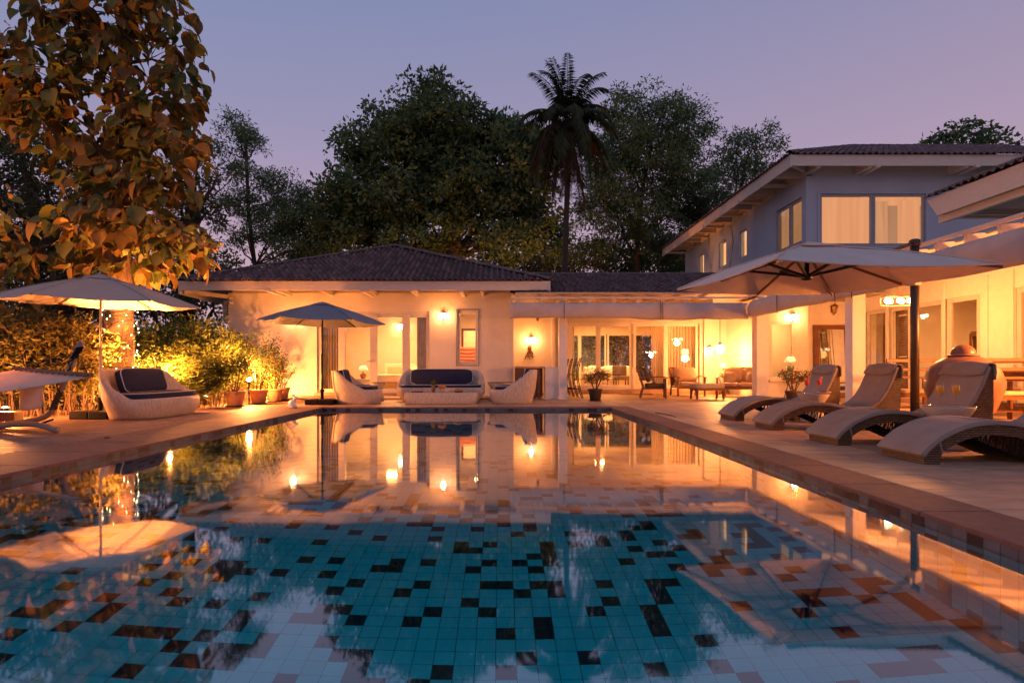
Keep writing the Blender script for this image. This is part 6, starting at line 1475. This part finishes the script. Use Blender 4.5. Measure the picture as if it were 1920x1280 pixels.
for k in range(10): frond(pc - Vector((0, 0, .2)), k * .63, R(-72), random.uniform(2.8, 3.9), .6, M['f_palmdry'], T, .6, 36)
frond(pc + Vector((0, 0, .2)), .4, R(86), 2.3, .3, M['f_palm'], T, .5)
def small_palm(label, px, py, Y, L, n=9, m='f_palm'):
    T = thing('small_palm', label, 'palm tree', (fx(px, Y), Y, 0)); c = at(px, py, Y) - T.location
    b = MB(); b.tube([(0, 0, -.1), c], [.10, .06], 8); obj('trunk', b, M['darkbark'], T)
    for k in range(n): frond(c, k * 2.399, R(random.uniform(35, 75)), L * random.uniform(.8, 1.1), 1.6, M[m], T, .42 * L / 2, 30)
small_palm('small palm in the dark left of the big tree trunk', 100, 470, 16.5, 2.3, 12, 'f_palmdry')
small_palm('low palm behind the hedge under the left parasol', 120, 590, 13.6, 1.6, 9, 'f_palmdry')
small_palm('bushy palm behind the eave of the upper storey', 1235, 470, 34, 3.4, 12)
small_palm('tall narrow palm behind the far end of the upper storey', 1290, 420, 35.5, 3.6, 12)

# big leafed tree on the left ---------------------------------------
TY2 = 12.6
T = thing('teak_tree', 'tall tree with very large golden lit leaves behind the left parasol', 'tree', (fx(226, TY2), TY2, 0)); base = T.location
b = MB(); tpts = [(0, 0, -.1), at(224, 700, TY2) - base, at(222, 600, TY2) - base, at(220, 480, TY2) - base, at(218, 380, TY2) - base]
b.tube([Vector(q) for q in smooth_curve([tuple(q) for q in tpts], 5)], [.315 - .0035 * k for k in range(21)], 20)
for k in range(len(b.v)): v = Vector(b.v[k]); a = math.atan2(v.y, v.x); s_ = 1 + .05 * math.sin(a * 7 + v.z * .6) + .03 * math.sin(a * 15 - v.z * 2); b.v[k] = (v.x * s_, v.y * s_, v.z)
obj('trunk', b, M['bark'], T, smooth=True)
top = at(226, 120, TY2) - base; b = MB(); st = [at(218, 390, TY2) - base, at(216, 300, TY2) - base, at(224, 200, TY2) - base, top, at(232, -60, TY2) - base]
b.tube([Vector(q) for q in smooth_curve([tuple(q) for q in st], 4)], [.13 - .006 * k for k in range(17)], 10)
st2 = [at(228, 400, TY2) - base, at(238, 300, TY2 + .3) - base, at(236, 200, TY2 + .4) - base, at(250, 60, TY2 + .5) - base]; b.tube([Vector(q) for q in smooth_curve([tuple(q) for q in st2], 4)], [.10 - .005 * k for k in range(13)], 8)
LB = [(60, 120, 70, 55), (25, 190, 45, 50), (150, 50, 60, 40), (235, 40, 70, 50), (330, 45, 40, 40), (315, 105, 50, 40), (210, 130, 80, 55), (120, 190, 70, 50), (345, 165, 40, 30), (285, 195, 75, 50), (110, 265, 60, 45), (195, 265, 75, 60), (300, 265, 70, 55), (375, 290, 32, 26), (250, 350, 80, 55), (170, 350, 45, 40), (330, 355, 48, 40), (250, 425, 95, 45), (330, 470, 75, 36), (385, 455, 26, 18), (185, 470, 40, 30), (215, 510, 60, 16), (265, 500, 50, 24), (175, 450, 34, 26), (300, 430, 60, 36), (120, 488, 26, 14), (-30, 150, 60, 80), (250, -40, 90, 50), (110, 20, 40, 26)]
leaves = []; 
for (px, py, rx, rz) in LB:
    c = at(px, py, TY2) - base; c.y += random.uniform(-.6, .4); src = st[2] if py > 250 else (Vector(st[3]) if py > 80 else Vector(st[3]))
    j = min(st[:4] + [tpts[4]], key=lambda q: (Vector(q) - (c - Vector((0, 0, .6)))).length)
    P = limb(b, j, c, .045, .014, .08, 6)
    k_ = int(rx * rz / 36) + 14
    for _ in range(k_):
        u = Vector((random.gauss(0, 1), random.gauss(0, 1), random.gauss(0, 1))); u.normalize(); u *= random.random() ** .4
        p = c + Vector((u.x * rx * TY2 / F * 1.05, u.y * .95, u.z * rz * TY2 / F * 1.05)); leaves.append((p, u, c))
    for _ in range(6):
        p, u, c_ = random.choice(leaves[-k_:]); limb(b, P[random.randint(2, 5)], p, .014, .005, .1, 5, 3)
obj('limbs', b, M['bark'], T, smooth=True)
def big_leaf(sx, fold, curl, name='leaf'):
    b = MB(); prof = [(0, .0), (.06, .20), (.22, .40), (.42, .44), (.62, .36), (.82, .20), (1.0, 0)]; vs = []
    for t, w_ in prof:
        z = -curl * t * t; w2 = w_ * sx
        vs += [(t, -w2, z + fold * w2 + .03 * math.sin(t * 9)), (t, 0, z), (t, w2, z + fold * w2 + .03 * math.cos(t * 8))]
    fs = []
    for k in range(len(prof) - 1): a = k * 3; fs += [(a, a + 1, a + 4, a + 3), (a + 1, a + 2, a + 5, a + 4)]
    b.add(vs, fs); b.tube([(-.28, 0, .04), (-.1, 0, .01), (.02, 0, 0)], .012, 4, cap=False); return b
LM = ['f_teak', 'f_dry', 'f_teak', 'f_dry']
variants = []
for i in range(6):
    q = big_leaf(random.uniform(.75, 1.05), random.uniform(.15, .5), random.uniform(.15, .55)); me = mesh_of(q, M[LM[i % 4]], True, 'leaf'); variants.append((me, q))
leaves.sort(key=lambda q: q[0].y); joined = {'f_teak': MB(), 'f_dry': MB()}
for k, (p, u, c) in enumerate(leaves):
    L = random.uniform(.17, .40); a = math.atan2(u.y, u.x) + random.uniform(-.7, .7); pitch = R(random.uniform(-5, 70)); roll = R(random.uniform(-50, 50))
    mtx = Matrix.Translation(p) @ Matrix.Rotation(a, 4, 'Z') @ Matrix.Rotation(pitch, 4, 'Y') @ Matrix.Rotation(roll, 4, 'X') @ Matrix.Scale(L, 4)
    i = random.randrange(6); me, q = variants[i]
    if k < 300:
        o = bpy.data.objects.new('leaf', me); COL.objects.link(o); o.parent = T; o.matrix_local = mtx
    else: joined[LM[i % 4]].add([mtx @ Vector(v) for v in q.v], q.f)
for n_, q in joined.items(): obj('far_leaves' if n_ == 'f_teak' else 'far_dry_leaves', q, M[n_], T, smooth=True, kind='stuff')
# fairy lights round the trunk
for (x, y, tgt, pw_, sp_, lab) in ((-7.2, 11.3, at(250, 300, TY2), 1300, 75, 'upward floodlight close to the foot of the big tree, right side'), (-9.3, 11.5, at(90, 180, TY2), 1400, 80, 'upward floodlight near the foot of the big tree, left side'), (-10.9, 8.6, at(190, 170, TY2), 1150, 62, 'garden floodlight out on the left lawn aimed at the big tree'), (-6.2, 15.8, at(300, 330, TY2), 800, 70, 'upward floodlight by the cottage wall aimed back at the big tree')):
    F_ = thing('floodlight', lab, 'floodlight', (x, y, 0)); d = (tgt - Vector((x, y, .35))); q = d.normalized(); b = MB(); b.tube([(0, 0, -.09), (0, 0, .2)], .02, 6); b.tube([Vector((0, 0, .25)) - q * .08, Vector((0, 0, .25)) + q * .06], [.05, .075], 10); obj('housing', b, M['blackmetal'], F_)
    lamp(tuple(Vector((x, y, .25)) + q * .12), pw_, WARM, .06, 'SPOT', d.to_track_quat('-Z', 'Y').to_euler(), R(sp_))
T = thing('fairy_lights', 'string of tiny warm fairy lights wound around the big tree trunk', 'string lights', tuple(base) )
b = MB(); pts = []; bulbs = MB()
for k in range(150):
    t = k / 149; a = t * 11 * 2 * math.pi; z = .5 + t * 1.75; r_ = .325 - .02 * t; p = Vector((math.cos(a) * r_ + .0, math.sin(a) * r_, z + .06 * math.sin(a * 1.3))); pts.append(p)
    if k % 2 == 0:
        s_ = .011; q = p * 1.0 + Vector((math.cos(a) * .02, math.sin(a) * .02, -.02)); bulbs.add([q + Vector(v) * s_ for v in ((1, 0, 0), (-1, 0, 0), (0, 1, 0), (0, -1, 0), (0, 0, 1.4), (0, 0, -1.4))], [(0, 2, 4), (2, 1, 4), (1, 3, 4), (3, 0, 4), (2, 0, 5), (1, 2, 5), (3, 1, 5), (0, 3, 5)])
b.tube(pts, .005, 4); obj('wire', b, M['black'], T); obj('tiny_bulbs', bulbs, M['fairy'], T, kind='stuff')
# leafy branch tip at the upper left corner and orange lit bush at the left edge
T = thing('leafy_creeper', 'orange lit large leafed bush at the left edge above the hedge', 'bush', (-10.6, 11.8, 0)); base = T.location
b = MB(); jb = {'f_teak': MB(), 'f_dry': MB()}
for (px, py, rx, rz) in ((10, 430, 40, 45), (0, 500, 45, 40), (20, 560, 40, 40), (-20, 380, 40, 50), (35, 480, 20, 30)):
    c = at(px, py, 11.8) - base; limb(b, (0, 0, -.1), c, .03, .01, .06)
    for k in range(34):
        u = Vector((random.gauss(0, 1), random.gauss(0, 1), random.gauss(0, 1))); u.normalize(); p = c + Vector((u.x * rx * .0107, u.y * .4, u.z * rz * .0107)); i = random.randrange(6)
        mtx = Matrix.Translation(p) @ Matrix.Rotation(math.atan2(u.y, u.x), 4, 'Z') @ Matrix.Rotation(R(random.uniform(0, 70)), 4, 'Y') @ Matrix.Rotation(R(random.uniform(-50, 50)), 4, 'X') @ Matrix.Scale(random.uniform(.14, .28), 4)
        jb['f_dry' if i % 2 else 'f_teak'].add([mtx @ Vector(v) for v in variants[i][1].v], variants[i][1].f)
obj('stems', b, M['bark'], T)
for n_, q in jb.items(): obj('leaves', q, M[n_], T, smooth=True, kind='stuff')

# hedge --------------------------------------------------------------
def shrub_meshes(seed, hgt, rad, leafm, n, ls, asp, lowbare=.35):
    b = MB(); tips = []
    for k in range(13):
        a = random.uniform(0, 6.28); r_ = rad * math.sqrt(random.random()); x, y = math.cos(a) * r_, math.sin(a) * r_; hh = hgt * random.uniform(.72, 1.05)
        P = limb(b, (x * .35, y * .35, -.1), (x, y, hh), .012, .004, .03, 5, 5); tips += [(q, i / 5) for i, q in enumerate(P) if i >= 1]
        for _ in range(3):
            q = P[random.randint(2, 4)]; e_ = q + Vector((random.uniform(-1, 1), random.uniform(-1, 1), random.uniform(.4, 1))) * rad * .6; limb(b, q, e_, .006, .003, .05, 4, 3); tips.append((e_, .8)); tips.append((q.lerp(e_, .5), .6))
    w_ = np.array([max(.02, t - lowbare * .5) for _, t in tips]); w_ /= w_.sum(); ix = rng.choice(len(tips), n, p=w_); tp = np.array([tuple(q) for q, _ in tips])
    C = tp[ix] + rng.normal(size=(n, 3)) * [rad * .16, rad * .16, hgt * .05]; D = rng.normal(size=(n, 3)) * [1, 1, .45] + [0, 0, .35]
    me = leaf_mesh('foliage', C, rng.uniform(.6, 1.3, n) * ls, D, M[leafm], asp, bend=.35); sm = mesh_of(b, M['bark'], name='stems'); return sm, me
SHV = [shrub_meshes(k, 1.75, .48, 'f_hedge', 1500, .15, .24) for k in range(4)] + [shrub_meshes(9 + k, 1.65, .58, 'f_warm', 2000, .12, .42) for k in range(4)]
def shrub(label, x, y, v, s=1.0, group=None, name='hedge_shrub'):
    T = thing(name, label, 'shrub', (x, y, 0), random.uniform(0, 6.28), group); T.scale = (1, 1, s)
    link_mesh('stems', SHV[v][0], T); link_mesh('foliage', SHV[v][1], T, 'stuff')
G1 = 'narrow leaved shrubs of the brightly lit hedge'; G2 = 'olive bushes of the dim hedge behind the hammock'
k = 0
for px, Y, s in ((160, 12.4, .8), (185, 13.3, .95), (205, 14.3, 1.05), (255, 14.0, .95), (275, 13.4, .85), (292, 14.4, 1.0), (312, 13.7, .95), (330, 14.6, 1.08), (352, 14.0, 1.0), (372, 14.8, 1.05), (392, 14.3, 1.05), (412, 15.2, 1.1), (432, 15.9, 1.0), (400, 13.6, .7), (362, 13.2, .55), (300, 12.7, .6), (340, 12.9, .55), (450, 16.6, .95), (240, 15.2, 1.0), (318, 15.7, 1.15), (382, 16.4, 1.2)):
    shrub('narrow leaved shrub in the brightly lit hedge between the left sofa and the cottage', fx(px, Y), Y, k % 4, s, G1); k += 1
for px, Y, s in ((-40, 10.9, 1.05), (0, 11.4, 1.1), (35, 10.8, 1.0), (62, 11.6, 1.12), (92, 11.0, 1.0), (118, 11.7, 1.08), (142, 11.3, .95), (-10, 12.8, 1.25), (80, 13.0, 1.25), (155, 13.4, 1.0), (30, 13.2, 1.3), (-90, 11.5, 1.1), (-140, 10.8, 1.1)):
    shrub('broad leaved olive bush in the dim hedge behind the hammock', fx(px, Y), Y, 4 + k % 4, s, G2); k += 1
for px, Y, s in ((470, 17.4, .62), (500, 17.5, .55)): shrub('small lit shrub growing against the cottage wall behind the pots', fx(px, Y), Y, k % 4, s, 'small shrubs against the cottage wall'); k += 1
# red flowers in the hedge
T = thing('hibiscus_flowers', 'cluster of red flowers in the lit hedge left of the pots', 'flowers', (fx(405, 14), 13.9, fz(685, 13.9))); C = np.repeat(rng.normal(size=(9, 3)) * .08, 6, 0); link_mesh('petals', leaf_mesh('petals', C, np.full(len(C), .07), rng.normal(size=C.shape), M['petal'], .9), T, 'stuff')
# garden seen through the house
T = thing('garden_shrub', 'leafy flowering shrub seen through the living room windows', 'shrub', (fx(1095, 27), 27, 0)); n = 5000
C = rng.normal(size=(n, 3)) * [.75, .5, .75] + [0, 0, 1.0]; link_mesh('foliage', leaf_mesh('foliage', C, rng.uniform(.08, .18, n), rng.normal(size=(n, 3)), M['f_hedge'], .5), T, 'stuff')
b = MB()
for k in range(8): limb(b, (0, 0, 0), (random.uniform(-1, 1), random.uniform(-.5, .5), 1.6), .02, .006)
obj('stems', b, M['bark'], T)
lamp((fx(1110, 26.2), 26.3, .4), 60, WARM, .1, parent=T)
bg_tree('dark garden trees seen through the living room windows', 31, [(1150, 700), (1150, 640)], [(1080, 660, 60, 50), (1150, 650, 60, 50), (1220, 650, 60, 50), (1150, 600, 100, 30)], 'f_dark', lsize=.22, per=14, cr=.5, n_leaf=22, tr=.2)
T = thing('ground_spotlight', 'ground spotlight behind the houses shining up the tree trunks', 'spotlight', (1.5, 28.5, 0)); b = MB(); b.lathe([(.05, -.09), (.055, .14), (.07, .2), (.06, .2)], n=12); obj('housing', b, M['blackmetal'], T)
lamp((1.5, 28.5, .5), 800, WARM, .1, parent=T)
# grass
n = 9000; gx = rng.uniform(-16, -5.6, n); gy = rng.uniform(10.6, 19, n); k_ = ~((gx > -7.5) & (gy < 18.2)); k_ &= ~((gx > -8.6) & (gy > 18)); gx, gy = gx[k_], gy[k_]; C = np.stack([gx, gy, np.full(len(gx), -.09)], 1); D = rng.normal(size=C.shape) * [.35, .35, .1] + [0, 0, 1]
o = link_mesh('grass', leaf_mesh('grass', C, rng.uniform(.07, .16, len(C)), D, M['f_hedge'], .10), None, 'stuff'); o['label'] = 'thin grass on the ground around the hedge'; o['category'] = 'grass'
# leaf litter at the edge of the deck
T = thing('edging_stone', 'low stone edging between the paving and the hedge', 'edging', (-7.8, 11.4, 0)); b = MB(); b.box(-2.2, .35, -.08, .08, -.09, .07); obj('kerb', b, M['stone_left'], T, bevel=.01)
